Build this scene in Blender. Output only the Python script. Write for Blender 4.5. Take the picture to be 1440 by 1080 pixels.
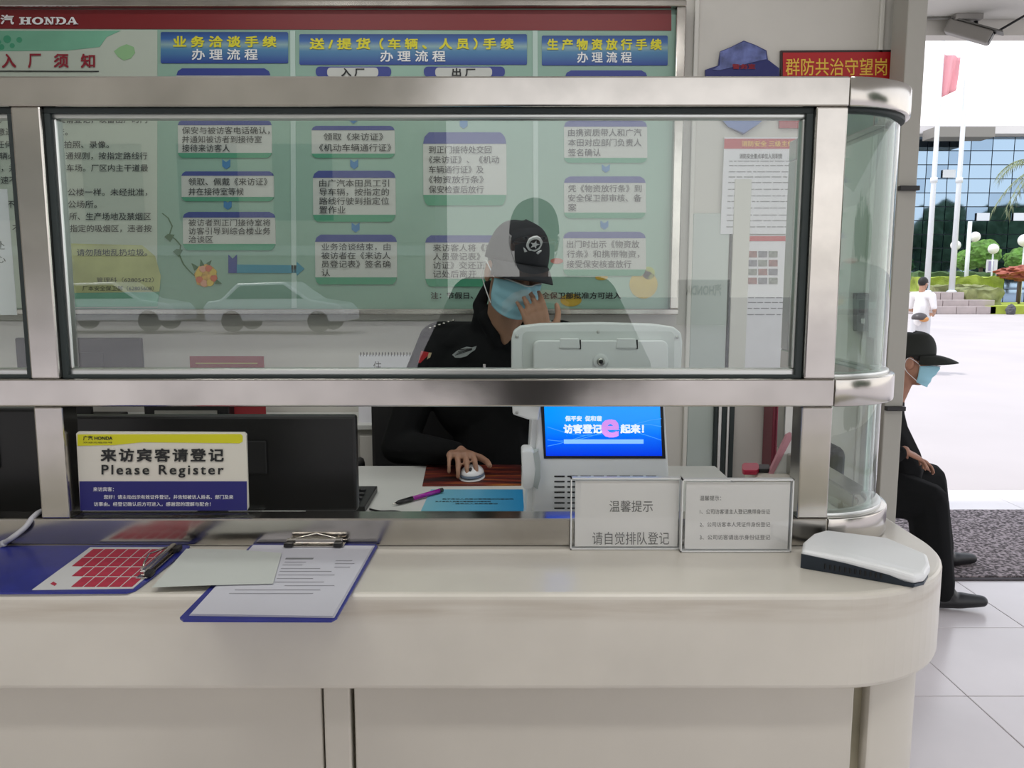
import bpy, bmesh, math, random
from mathutils import Vector, Matrix, noise
random.seed(7)
for o in list(bpy.data.objects): bpy.data.objects.remove(o)
S = bpy.context.scene
COL = S.collection
R = math.radians
# ---------------------------------------------------------------- camera
F = 1123.0; PITCH = R(7.3); H = 1.55
cd = bpy.data.cameras.new('camera'); cam = bpy.data.objects.new('camera', cd); COL.objects.link(cam)
cam.location = (0, 0, H); cam.rotation_euler = (R(90) - PITCH, 0, 0)
cd.sensor_width = 36; cd.lens = F * 36 / 1440; cd.clip_start = 0.02; cd.clip_end = 600
S.camera = cam
# ---------------------------------------------------------------- world, sun, exposure
w = bpy.data.worlds.new('world'); S.world = w; w.use_nodes = True
wn = w.node_tree.nodes; wl = w.node_tree.links
bg = wn['Background']
tc = wn.new('ShaderNodeTexCoord'); sx = wn.new('ShaderNodeSeparateXYZ'); rp = wn.new('ShaderNodeValToRGB')
wl.new(tc.outputs['Generated'], sx.inputs[0]); wl.new(sx.outputs['Z'], rp.inputs[0]); wl.new(rp.outputs[0], bg.inputs[0])
rp.color_ramp.elements[0].position = 0.0; rp.color_ramp.elements[0].color = (1.0, 0.965, 0.94, 1)
rp.color_ramp.elements[1].position = 0.8; rp.color_ramp.elements[1].color = (0.72, 0.80, 0.95, 1)
bg.inputs[1].default_value = 2.5
sd = bpy.data.lights.new('sun', 'SUN'); sun = bpy.data.objects.new('sun', sd); COL.objects.link(sun)
sd.energy = 2.8; sd.angle = R(3); sd.color = (1, .96, .9); sun.rotation_euler = (R(2), R(-26), 0)
S.view_settings.view_transform = 'Standard'; S.view_settings.look = 'None'
S.view_settings.gamma = 1; S.view_settings.use_curve_mapping = False
S.view_settings.exposure = -0.5
S.cycles.max_bounces = 8; S.cycles.transparent_max_bounces = 16
S.cycles.caustics_reflective = False; S.cycles.caustics_refractive = False

# ---------------------------------------------------------------- pixel helpers (photograph is 1440 x 1080)
def ray(px, py):
    a = (px - 720) / F; b = (540 - py) / F
    return Vector((a, math.cos(PITCH) + b * math.sin(PITCH), -math.sin(PITCH) + b * math.cos(PITCH)))
def W(px, py, Y):
    d = ray(px, py); return Vector((0, 0, H)) + d * (Y / d.y)
def G(px, py, Z):
    d = ray(px, py); return Vector((0, 0, H)) + d * ((Z - H) / d.z)

# ---------------------------------------------------------------- materials
MATS = {}
def mat(name, col, rough=.5, metal=0., var=0., scale=20., bump=0., bscale=200., emit=0., alpha=None, spec=None, coat=0.):
    if name in MATS: return MATS[name]
    m = bpy.data.materials.new(name); m.use_nodes = True; MATS[name] = m
    nt = m.node_tree; b = nt.nodes['Principled BSDF']
    c = tuple(col) + (1,)
    b.inputs['Base Color'].default_value = c
    b.inputs['Roughness'].default_value = rough; b.inputs['Metallic'].default_value = metal
    if spec is not None: b.inputs['Specular IOR Level'].default_value = spec
    if coat: b.inputs['Coat Weight'].default_value = coat
    if var:
        t = nt.nodes.new('ShaderNodeTexCoord'); n = nt.nodes.new('ShaderNodeTexNoise'); n.inputs['Scale'].default_value = scale
        n.inputs['Detail'].default_value = 5
        r = nt.nodes.new('ShaderNodeValToRGB'); r.color_ramp.elements[0].position = .3; r.color_ramp.elements[1].position = .7
        r.color_ramp.elements[0].color = tuple(max(0, x * (1 - var)) for x in col) + (1,)
        r.color_ramp.elements[1].color = tuple(min(1, x * (1 + var)) for x in col) + (1,)
        nt.links.new(t.outputs['Object'], n.inputs[0]); nt.links.new(n.outputs[0], r.inputs[0]); nt.links.new(r.outputs[0], b.inputs['Base Color'])
    if bump:
        t = nt.nodes.new('ShaderNodeTexCoord'); n = nt.nodes.new('ShaderNodeTexNoise'); n.inputs['Scale'].default_value = bscale
        bp = nt.nodes.new('ShaderNodeBump'); bp.inputs['Strength'].default_value = bump; bp.inputs['Distance'].default_value = .002
        nt.links.new(t.outputs['Object'], n.inputs[0]); nt.links.new(n.outputs[0], bp.inputs['Height']); nt.links.new(bp.outputs[0], b.inputs['Normal'])
    if emit:
        b.inputs['Emission Color'].default_value = c; b.inputs['Emission Strength'].default_value = emit
    return m
def glass(name, tint, refl=1.0, ior=1.5, rough=0.0):
    m = bpy.data.materials.new(name); m.use_nodes = True; nt = m.node_tree; nt.nodes.clear()
    o = nt.nodes.new('ShaderNodeOutputMaterial'); mx = nt.nodes.new('ShaderNodeMixShader')
    tr = nt.nodes.new('ShaderNodeBsdfTransparent'); gl = nt.nodes.new('ShaderNodeBsdfGlossy'); fr = nt.nodes.new('ShaderNodeFresnel')
    tr.inputs[0].default_value = tuple(tint) + (1,); gl.inputs['Roughness'].default_value = rough; gl.inputs[0].default_value = (refl, refl, refl, 1)
    ge = nt.nodes.new('ShaderNodeNewGeometry'); mr = nt.nodes.new('ShaderNodeMapRange')   # same reflectance from both sides of the sheet
    mr.inputs['To Min'].default_value = ior; mr.inputs['To Max'].default_value = 1 / ior
    nt.links.new(ge.outputs['Backfacing'], mr.inputs['Value']); nt.links.new(mr.outputs[0], fr.inputs[0])
    nt.links.new(fr.outputs[0], mx.inputs[0]); nt.links.new(tr.outputs[0], mx.inputs[1]); nt.links.new(gl.outputs[0], mx.inputs[2]); nt.links.new(mx.outputs[0], o.inputs[0])
    MATS[name] = m; return m
def ramp_mat(name, stops, axis='Z', emit=0., rough=.4):
    """colour runs along the object's own bounding box (printed gradient)"""
    m = bpy.data.materials.new(name); m.use_nodes = True; nt = m.node_tree; b = nt.nodes['Principled BSDF']; b.inputs['Roughness'].default_value = rough
    t = nt.nodes.new('ShaderNodeTexCoord'); s = nt.nodes.new('ShaderNodeSeparateXYZ'); r = nt.nodes.new('ShaderNodeValToRGB')
    nt.links.new(t.outputs['Generated'], s.inputs[0]); nt.links.new(s.outputs[axis], r.inputs[0]); nt.links.new(r.outputs[0], b.inputs['Base Color'])
    e = r.color_ramp.elements
    while len(e) < len(stops): e.new(.5)
    for i, (p, c) in enumerate(stops): e[i].position = p; e[i].color = tuple(c) + (1,)
    if emit: nt.links.new(r.outputs[0], b.inputs['Emission Color']); b.inputs['Emission Strength'].default_value = emit
    MATS[name] = m; return m
def lamp_mat(name, col, e):
    return mat(name, col, emit=e)

steel = mat('brushed_steel', (.50, .475, .44), .17, 1., var=.16, scale=7, bump=.22, bscale=11)  # tone blotches in the colour imitate uneven reflections
steel_d = mat('dull_steel', (.50, .50, .48), .35, 1., var=.08, scale=12)
alum = mat('aluminium_bead', (.62, .64, .62), .3, 1.)
gasket = mat('rubber_gasket', (.02, .03, .03), .6)
pane = glass('window_glass', (.935, .965, .95), ior=1.68)
edgeglass = glass('curved_glass', (.90, .96, .94), ior=1.5)
acryl = glass('clear_acrylic', (.975, .98, .98))
counter_m = mat('counter_stone', (.66, .625, .555), .32, var=.05, scale=6, coat=.15)
_nt = counter_m.node_tree; _b = _nt.nodes['Principled BSDF']; _src = _b.inputs['Base Color'].links[0].from_socket
_t = _nt.nodes.new('ShaderNodeTexCoord'); _x = _nt.nodes.new('ShaderNodeSeparateXYZ'); _r = _nt.nodes.new('ShaderNodeValToRGB'); _n = _nt.nodes.new('ShaderNodeTexNoise'); _mp = _nt.nodes.new('ShaderNodeMapping')
_mp.inputs['Scale'].default_value = (2.2, 2.2, 30); _n.inputs['Scale'].default_value = 2; _n.inputs['Detail'].default_value = 6
_nt.links.new(_t.outputs['Object'], _x.inputs[0]); _nt.links.new(_x.outputs['Z'], _r.inputs[0]); _nt.links.new(_t.outputs['Object'], _mp.inputs[0]); _nt.links.new(_mp.outputs[0], _n.inputs[0])
_e = _r.color_ramp.elements; _e[0].position = .105; _e[0].color = (0, 0, 0, 1); _e[1].position = .156; _e[1].color = (0, 0, 0, 1)
_q = _e.new(.130); _q.color = (1, 1, 1, 1); _q = _e.new(.142); _q.color = (.55, .55, .55, 1); _q = _e.new(.148); _q.color = (0, 0, 0, 1)
_m = _nt.nodes.new('ShaderNodeMath'); _m.operation = 'MULTIPLY'; _nt.links.new(_r.outputs[0], _m.inputs[0]); _rr = _nt.nodes.new('ShaderNodeMapRange'); _rr.inputs[1].default_value = .35; _rr.inputs[2].default_value = .75; _rr.inputs[4].default_value = .75
_nt.links.new(_n.outputs[0], _rr.inputs[0]); _nt.links.new(_rr.outputs[0], _m.inputs[1])
_mx = _nt.nodes.new('ShaderNodeMixRGB'); _mx.inputs[2].default_value = (.40, .33, .25, 1); _nt.links.new(_m.outputs[0], _mx.inputs[0]); _nt.links.new(_src, _mx.inputs[1]); _nt.links.new(_mx.outputs[0], _b.inputs['Base Color'])
counter_b = mat('counter_board', (.60, .565, .50), .4, var=.05, scale=3)
grout = mat('grout_beige', (.36, .33, .24), .8, var=.15, scale=15)
wall_m = mat('painted_wall', (.60, .585, .54), .6, var=.03, scale=3)
black = mat('black_plastic', (.008, .008, .009), .4)
blackm = mat('matt_black', (.010, .010, .011), .7)
white = mat('white_plastic', (.84, .86, .87), .35)
whitep = mat('white_paper', (.72, .72, .76), .75, var=.02, scale=30)
cloth_b = mat('black_uniform', (.007, .0075, .008), .9, bump=.3, bscale=300, spec=.15)
skin = mat('skin', (.42, .23, .15), .55, var=.08, scale=30)
skin2 = mat('skin_tan', (.40, .20, .13), .55, var=.08, scale=30)
hair_m = mat('black_hair', (.008, .007, .006), .6, bump=.4, bscale=400)
mask_m = mat('mask_blue', (.33, .62, .74), .8, bump=.2, bscale=500)
green_l = mat('leaf_green', (.06, .14, .03), .8, var=.5, scale=6, bump=.6, bscale=20)

# ---------------------------------------------------------------- object helpers
def link(name, me, m=None, parent=None, smooth=False):
    vs = me.vertices
    if len(vs):
        xs = [v.co.x for v in vs]; ys = [v.co.y for v in vs]; zs = [v.co.z for v in vs]
        c = Vector(((min(xs) + max(xs)) / 2, (min(ys) + max(ys)) / 2, min(zs)))
        me.transform(Matrix.Translation(-c))
    else: c = Vector()
    o = bpy.data.objects.new(name, me); COL.objects.link(o); o.location = c
    if m is not None:
        for x in (m if isinstance(m, (list, tuple)) else [m]): me.materials.append(x)
    if parent is not None:
        o.parent = parent; o.matrix_parent_inverse = PM[parent.name].inverted()
    PM[o.name] = Matrix.Translation(c)
    if smooth:
        for p in me.polygons: p.use_smooth = True
    return o
PM = {}
def empty(name, loc, label=None, cat=None, group=None, kind=None):
    o = bpy.data.objects.new(name, None); COL.objects.link(o); o.location = loc; o.empty_display_size = .1
    PM[o.name] = Matrix.Translation(Vector(loc))
    tag(o, label, cat, group, kind); return o
def tag(o, label=None, cat=None, group=None, kind=None):
    if label: o['label'] = label
    if cat: o['category'] = cat
    if group: o['group'] = group
    if kind: o['kind'] = kind
    return o
def me_from(bm, name='m'):
    me = bpy.data.meshes.new(name); bm.to_mesh(me); bm.free(); return me
def bbox(bm, x0, x1, y0, y1, z0, z1, bev=0., M=None, seg=2):
    r = bmesh.ops.create_cube(bm, size=1)
    for v in r['verts']:
        v.co = Vector((x0 + (v.co.x + .5) * (x1 - x0), y0 + (v.co.y + .5) * (y1 - y0), z0 + (v.co.z + .5) * (z1 - z0)))
    vs = r['verts']
    if bev:
        es = list({e for v in vs for e in v.link_edges})
        rr = bmesh.ops.bevel(bm, geom=es, offset=bev, segments=seg, affect='EDGES', profile=.5)
        vs = list({v for f in rr['faces'] for v in f.verts} | {v for v in vs if v.is_valid})
    if M is not None:
        bmesh.ops.transform(bm, matrix=M, verts=[v for v in vs if v.is_valid])
def box(name, x0, x1, y0, y1, z0, z1, m, parent=None, bev=0., M=None, seg=2):
    bm = bmesh.new(); bbox(bm, x0, x1, y0, y1, z0, z1, bev, None, seg)
    if M is not None: bmesh.ops.transform(bm, matrix=M, verts=bm.verts)
    return link(name, me_from(bm), m, parent)
def prism(name, pts, d, m, parent=None, bev=0., smooth=False):
    """pts: world points of a flat outline, d: extrusion vector"""
    bm = bmesh.new(); vs = [bm.verts.new(p) for p in pts]; f = bm.faces.new(vs)
    r = bmesh.ops.extrude_face_region(bm, geom=[f]); nv = [g for g in r['geom'] if isinstance(g, bmesh.types.BMVert)]
    bmesh.ops.translate(bm, verts=nv, vec=Vector(d)); bmesh.ops.recalc_face_normals(bm, faces=bm.faces)
    if bev:
        bmesh.ops.bevel(bm, geom=[e for e in bm.edges if e.calc_face_angle(0) > .6], offset=bev, segments=3, affect='EDGES', profile=.5)
    return link(name, me_from(bm), m, parent, smooth)
def pxpoly(name, pts, Y, th, m, parent=None):
    return prism(name, [W(a, b, Y) for a, b in pts], (0, th, 0), m, parent)
def rrect(x0, y0, x1, y1, r, n=4):
    out = []
    for cx, cy, a0 in ((x1 - r, y0 + r, -90), (x1 - r, y1 - r, 0), (x0 + r, y1 - r, 90), (x0 + r, y0 + r, 180)):
        for i in range(n + 1):
            a = R(a0 + 90 * i / n); out.append((cx + r * math.cos(a), cy + r * math.sin(a)))
    return out
def btube(bm, pts, r, n=8, cap=True):
    pts = [Vector(p) for p in pts]; rings = []
    up = Vector((0, 0, 1))
    for i, p in enumerate(pts):
        t = (pts[min(i + 1, len(pts) - 1)] - pts[max(i - 1, 0)]).normalized()
        a = t.cross(up)
        if a.length < .05: a = t.cross(Vector((0, 1, 0)))
        a.normalize(); b = t.cross(a).normalized()
        rr = r[i] if isinstance(r, (list, tuple)) else r
        rings.append([bm.verts.new(p + (a * math.cos(2 * math.pi * k / n) + b * math.sin(2 * math.pi * k / n)) * rr) for k in range(n)])
    for i in range(len(rings) - 1):
        for k in range(n):
            bm.faces.new((rings[i][k], rings[i][(k + 1) % n], rings[i + 1][(k + 1) % n], rings[i + 1][k]))
    if cap: bm.faces.new(rings[0][::-1]); bm.faces.new(rings[-1])
def tube(name, pts, r, m, parent=None, n=8):
    bm = bmesh.new(); btube(bm, pts, r, n); bmesh.ops.recalc_face_normals(bm, faces=bm.faces)
    return link(name, me_from(bm), m, parent, True)
def lathe(name, prof, c, m, parent=None, n=24, M=None):
    bm = bmesh.new(); rings = []
    for r, z in prof: rings.append([bm.verts.new((r * math.cos(2 * math.pi * k / n), r * math.sin(2 * math.pi * k / n), z)) for k in range(n)])
    for i in range(len(rings) - 1):
        for k in range(n): bm.faces.new((rings[i][k], rings[i][(k + 1) % n], rings[i + 1][(k + 1) % n], rings[i + 1][k]))
    bm.faces.new(rings[0][::-1]); bm.faces.new(rings[-1])
    bmesh.ops.transform(bm, matrix=Matrix.Translation(Vector(c)) @ (M or Matrix.Identity(4)), verts=bm.verts)
    bmesh.ops.recalc_face_normals(bm, faces=bm.faces)
    return link(name, me_from(bm), m, parent, True)
def arcsweep(name, cx, cy, ro, ri, z0, z1, m, parent=None, a0=-90, a1=0, n=24):
    bm = bmesh.new(); prev = None
    for i in range(n + 1):
        a = R(a0 + (a1 - a0) * i / n); c, s = math.cos(a), math.sin(a)
        q = [bm.verts.new((cx + r * c, cy + r * s, z)) for r, z in ((ro, z0), (ro, z1), (ri, z1), (ri, z0))]
        if prev:
            for k in range(4): bm.faces.new((prev[k], prev[(k + 1) % 4], q[(k + 1) % 4], q[k]))
        else: bm.faces.new(q)
        prev = q
    bm.faces.new(prev); bmesh.ops.recalc_face_normals(bm, faces=bm.faces)
    bmesh.ops.bevel(bm, geom=[e for e in bm.edges if e.calc_face_angle(0) > 1], offset=min(.003, (ro - ri) * .2), segments=2, affect='EDGES', profile=.5)
    o = link(name, me_from(bm), m, parent)
    for p in o.data.polygons: p.use_smooth = True
    o.data.set_sharp_from_angle(angle=R(25)) if hasattr(o.data, 'set_sharp_from_angle') else None
    return o
TEXTS = []
def text(body, O, U, V, m, parent, bold=0., name='lettering', spacing=1.):
    TEXTS.append((body, Vector(O), Vector(U), Vector(V), m, parent, bold, name, spacing))
def ptext(body, x0, x1, y0, y1, Y, m, parent, bold=0., name='lettering', spacing=1.):
    O = W(x0, y1, Y); text(body, O, W(x1, y1, Y) - O, W(x0, y0, Y) - O, m, parent, bold, name, spacing)
def flush_texts():
    obs = []
    for t in TEXTS:
        cu = bpy.data.curves.new('t', 'FONT'); cu.body = t[0]; cu.size = 1; cu.resolution_u = 3; cu.space_character = t[8]
        o = bpy.data.objects.new('t', cu); COL.objects.link(o); obs.append(o)
    dg = bpy.context.evaluated_depsgraph_get(); dg.update()
    for t, o in zip(TEXTS, obs):
        me = bpy.data.meshes.new_from_object(o.evaluated_get(dg))
        if not len(me.vertices): continue
        xs = [v.co.x for v in me.vertices]; ys = [v.co.y for v in me.vertices]
        x0, x1, y0, y1 = min(xs), max(xs), min(ys), max(ys)
        for v in me.vertices:
            v.co = t[1] + t[2] * ((v.co.x - x0) / (x1 - x0)) + t[3] * ((v.co.y - y0) / max(1e-6, y1 - y0))
        me.materials.clear()
        if t[6] > .003:
            b = t[6] * 1.25; n0 = len(me.vertices); co = [v.co.copy() for v in me.vertices]; fs = [list(p.vertices) for p in me.polygons]
            ex = Vector((t[2] / (x1 - x0))) * b; ey = Vector((t[3] / max(1e-6, y1 - y0))) * b; vv = []; ff = []; nz_ = t[2].cross(t[3]).normalized() * 1e-5
            for q, (sx_, sy_) in enumerate(((-1, -1), (1, -1), (-1, 1), (1, 1))):
                vv += [c + ex * sx_ + ey * sy_ + nz_ * q for c in co]; ff += [[i + q * n0 for i in f] for f in fs]
            me = bpy.data.meshes.new('t'); me.from_pydata(vv, [], ff)
        link(t[7], me, t[4], t[5])
    for o in obs:
        c = o.data; bpy.data.objects.remove(o); bpy.data.curves.remove(c)

# ================================================================ STRUCTURE
# ground and floor
plaza_m = mat('plaza_paving', (.62, .58, .57), .7, var=.08, scale=.8)
tile_m = mat('floor_tile', (.74, .69, .70), .22, var=.05, scale=2)
g = box('ground', -80, 110, -80, 90, -.30, -.06, mat('ground_paving', (.50, .455, .45), .8, var=.06, scale=.4)); tag(g, kind='structure')
g = box('floor', -4, 5.3, -5, 5.85, -.06, -.012, grout); tag(g, kind='structure')
tile_me = None
for i in range(-4, 9):
    for j in range(-3, 9):
        x0 = 1.72 + (i - 4) * .6; y0 = 2.84 + (j - 4) * .6
        if x0 > 5 or y0 > 5.3: continue
        if x0 < .9 and y0 > 1.0: continue
        if tile_me is None:
            t = box('floor_tile', 0, .596, 0, .596, -.012, 0, tile_m, g, .0015, seg=1); tile_me = t.data; t.location = (x0 + .298, y0 + .298, -.012); t.matrix_parent_inverse = PM[g.name].inverted()
        else:
            t = bpy.data.objects.new('floor_tile', tile_me); COL.objects.link(t); t.parent = g; t.matrix_parent_inverse = PM[g.name].inverted(); t.location = (x0 + .298, y0 + .298, -.012)
# canopy ceiling with its front lip
ceil_m = mat('ceiling_panel', (.60, .60, .56), .6)
c = empty('ceiling', (0, 0, 3.2), kind='structure')
box('ceiling_slab', -7, 4.7, -3.4, 5.31, 3.2, 3.45, ceil_m, c)
box('ceiling_lip', -7, 4.7, 5.32, 5.44, 3.105, 3.45, wall_m, c)
for k in range(4): box('ceiling_joint', -7, 4.7, -2.4 + k * 2.2, -2.388 + k * 2.2, 3.196, 3.2, grout, c)
# rear wall of the booth
wb = box('wall_back', -4.2, 1.411, 3.0, 3.14, 0, 3.2, wall_m); tag(wb, kind='structure')
wlft = box('wall_left', -4.2, -4.05, -.5, 3.0, 0, 3.2, wall_m); tag(wlft, kind='structure')
col = empty('trim_1', (1.37, 2.95, 0), kind='structure')
box('column_shaft', 1.345, 1.412, 2.85, 2.965, 0, 3.2, mat('column_paint', (.42, .41, .37), .5), col, .004)
for py in (265, 574):
    p = W(1275, py, 2.848); box('bracket', 1.345, 1.414, 2.83, 2.852, p.z - .008, p.z + .008, black, col, .002)
t2 = box('trim_2', 1.372, 1.398, 2.975, 3.0, 0, 3.2, mat('trim_white', (.66, .65, .6), .4)); tag(t2, kind='structure')
for n_, px in ((3, 972), (4, 1225)):
    x = W(px, 300, 2.99).x
    t = box('trim_%d' % n_, x - .008, x + .008, 2.985, 3.0, 0, 3.2, mat('trim_white', (.66, .65, .6), .4), bev=.003); tag(t, kind='structure')
# raised booth floor
bf = box('floor_booth', -2.6, .655, 1.46, 3.0, 0, .27, mat('booth_floor', (.3, .29, .27), .6)); tag(bf, kind='structure')

# ================================================================ COUNTER
ct = empty('reception_counter', (-.6, 1.3, 0), 'long cream stone reception counter with rounded corner under the steel-framed window', 'counter')
def corner_outline(front, right, Rr, z, back, inner, left=-2.4, n=20):
    pts = [(left, front)]
    for i in range(n + 1):
        a = R(-90 + 90 * i / n); pts.append((right - Rr + Rr * math.cos(a), front + Rr + Rr * math.sin(a)))
    pts += [(right, back), (right - .16, back), (right - .16, inner), (left, inner)]
    return [Vector((x, y, z)) for x, y in pts]
prism('countertop', corner_outline(1.16, .757, .26, .925, 2.01, 1.455), (0, 0, .155), counter_m, ct, .009)
box('front_panel', -2.4, -.304, 1.20, 1.23, 0, .925, counter_b, ct, .003)
box('pilaster', -.300, -.258, 1.196, 1.23, 0, .925, counter_b, ct, .003)
box('front_panel', -.252, .546, 1.20, 1.23, 0, .925, counter_b, ct, .003)
box('recess_strip', -.306, .60, 1.226, 1.25, 0, .924, grout, ct)
arcsweep('corner_panel', .69 - .12, 1.20 + .12, .12, .09, 0, .925, counter_b, ct)
box('side_panel', .66, .69, 1.32, 2.0, 0, .925, counter_b, ct, .003)
# inner worktop (lower) on its own legs
dk = empty('inner_desk', (-.8, 1.85, .27), 'lower off-white worktop behind the counter window, where the guard works', 'desk')
desk_m = mat('desk_laminate', (.66, .67, .64), .35, var=.03, scale=4)
box('worktop', -2.4, .59, 1.458, 2.27, .99, 1.02, desk_m, dk, .004)
for x in (-2.3, -.75, .54):
    box('leg', x, x + .04, 2.16, 2.2, .27, .99, desk_m, dk, .003)
    box('leg', x, x + .04, 1.5, 1.54, .27, .99, desk_m, dk, .003)

# ================================================================ STEEL FRAMED WINDOW
wf = empty('window_1', (0, 1.4, 1.08), kind='structure')
TZ0, TZ1, MZ0, MZ1, BZ0, BZ1 = 1.840, 1.889, 1.333, 1.382, 1.081, 1.131
YF, YB = 1.38, 1.43; RC = .165; CX = .5625; CY = YF + RC
for nm, a, b in (('top_rail', TZ0, TZ1), ('middle_rail', MZ0, MZ1), ('bottom_rail', BZ0, BZ1)):
    box(nm, -2.4, CX, YF, YB, a, b, steel, wf, .003)
    arcsweep('curved_rail', CX, CY, RC, RC - .05, a, b, steel, wf)
    box('side_rail', CX + RC - .05, CX + RC, CY, 2.01, a, b, steel, wf, .003)
for x0, x1 in ((-.838, -.788), (.508, .562)):
    for a, b in ((BZ1, MZ0), (MZ1, TZ0)): box('post', x0, x1, YF + .0005, YB, a, b, steel, wf, .003)
for a, b in ((BZ1, MZ0), (MZ1, TZ0)): box('post', CX + RC - .05, CX + RC, 1.96, 2.01, a, b, steel_d, wf, .003)
# glazed sashes
def sash(x0, x1, z0, z1):
    y0, y1 = YF + .006, YF + .040
    wdt = .016
    for nm, (a, b, c_, d) in (('sash_bar', (x0, x1, z1 - wdt, z1)), ('sash_bar', (x0, x1, z0, z0 + wdt)), ('sash_bar', (x0, x0 + wdt, z0 + wdt, z1 - wdt)), ('sash_bar', (x1 - wdt, x1, z0 + wdt, z1 - wdt))):
        box(nm, a, b, y0 + .012, y1, c_, d, alum, wf, .003)
    g_ = .005
    for (a, b, c_, d) in ((x0, x1, z1 - .009, z1), (x0, x1, z0, z0 + .006), (x0, x0 + .010, z0 + g_, z1 - .009), (x1 - .012, x1, z0 + g_, z1 - .009)):
        box('gasket', a, b, y0 + .004, y0 + .0135, c_, d, gasket, wf, .001)
    box('glass_pane', x0 + .012, x1 - .012, YF + .027, YF + .032, z0 + .012, z1 - .012, pane, wf)
sash(-.788, .508, MZ1, TZ0); sash(-2.3, -.838, MZ1, TZ0)
arcsweep('curved_glass', CX, CY, RC - .016, RC - .022, MZ1 - .001, TZ0 + .001, edgeglass, wf)
arcsweep('curved_glass', CX, CY, RC - .020, RC - .028, BZ1 - .001, MZ0 + .001, edgeglass, wf)
arcsweep('curved_bead', CX, CY, RC - .01, RC - .034, MZ1 - .001, MZ1 + .008, alum, wf)
arcsweep('curved_bead', CX, CY, RC - .01, RC - .036, BZ1 - .001, BZ1 + .008, alum, wf)
arcsweep('curved_bead', CX, CY, RC - .008, RC - .030, TZ0 - .007, TZ0 + .001, gasket, wf)
box('glass_pane', CX + RC - .028, CX + RC - .022, CY, 1.96, MZ1, TZ0, edgeglass, wf)
box('glass_edge_strip', CX + RC - .030, CX + RC - .020, CY, CY + .006, BZ1, MZ0, alum, wf, .001)

# ================================================================ NOTICE BOARD
YBd = 2.955
nb = empty('notice_board', (W(400, 440, 2.97).x, 2.97, W(400, 440, 2.97).z), 'wide steel-framed procedure board with red header band and green flow-chart panels on back wall', 'notice board')
L = W(-120, 300, YBd).x; Rr = W(945, 200, YBd).x; zt = W(500, 13, YBd).z; zb = W(500, 434, YBd).z
teal = mat('board_teal', (.24, .39, .315), .35, var=.12, scale=1.4)
pale = mat('board_pale', (.44, .50, .43), .35, var=.06, scale=2)
palegreen = mat('board_soft_green', (.15, .38, .26), .4, var=.15, scale=5)
red_b = mat('board_red', (.17, .009, .012), .35)
blue_d = mat('board_blue', (.022, .04, .23), .4)
foot_g = mat('board_green', (.045, .27, .15), .4)
boxw = mat('board_box', (.50, .52, .49), .4)
ink = mat('ink_black', (.012, .014, .014), .6)
inkred = mat('ink_red', (.22, .008, .02), .6)
ybl = mat('ink_yellow', (.62, .58, .02), .5)
wht = mat('ink_white', (.75, .77, .78), .5)
banner_m = ramp_mat('banner_gradient', [(0, (.01, .04, .25)), (.45, (.06, .20, .36)), (.6, (.22, .36, .38)), (.78, (.03, .12, .36)), (1, (.01, .05, .2))])
arrow_m = mat('arrow_blue', (.03, .17, .38), .4)
lx, rx = L - .03, Rr + .034
box('backing', L, Rr, YBd, 2.999, zb, zt, teal, nb)
box('frame', lx, rx, 2.925, 2.999, zt, zt + .022, steel, nb, .004)
box('frame', lx, rx, 2.925, 2.999, zb - .022, zb, steel, nb, .004)
box('frame', Rr, rx, 2.925, 2.999, zb, zt, steel, nb, .004)
hb = pxpoly('header_band', [(-118, 13), (944, 14), (944, 43), (-118, 40)], YBd - .002, .002, red_b, nb)
p1 = pxpoly('rules_panel', [(-118, 41), (221, 42), (221, 433), (-118, 433)], YBd - .002, .002, pale, nb)
pxpoly('green_swash', [(-118, 43), (170, 43), (150, 52), (140, 66), (95, 71), (-118, 73)], YBd - .0035, .001, palegreen, p1)
for i, (a, b, r_) in enumerate(((10, 55, 5.5), (17, 64, 3.5), (2, 66, 4), (27, 56, 4), (-2, 59, 3.5))):
    pxpoly('dot', [(a + r_ * math.cos(k * .52), b + r_ * math.sin(k * .52)) for k in range(12)], YBd - .0045, .001, foot_g, p1)
leaf_m = mat('print_leaf', (.24, .44, .22), .5)
pxpoly('leaf_print', [(160, 72), (168, 66), (178, 62), (188, 66), (190, 74), (184, 82), (174, 85), (166, 80)], YBd - .0035, .001, leaf_m, p1)
pxpoly('yellow_patch', [(88, 342), (200, 345), (218, 360), (226, 388), (224, 410), (96, 412), (88, 380)], YBd - .0035, .001, mat('print_olive', (.42, .45, .20), .5, var=.2, scale=8), p1)
pxpoly('green_patch', [(88, 412), (224, 411), (221, 431), (90, 432)], YBd - .0035, .001, palegreen, p1)
for x0, x1 in ((222, 408), (416, 749), (757, 943)):
    pass
for x0, x1 in ((408, 415), (749, 756)):
    pxpoly('divider_strip', [(x0, 43), (x1, 43), (x1 + 2, 433), (x0 + 2, 433)], YBd - .003, .003, mat('divider', (.42, .55, .50), .4), nb)
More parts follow.
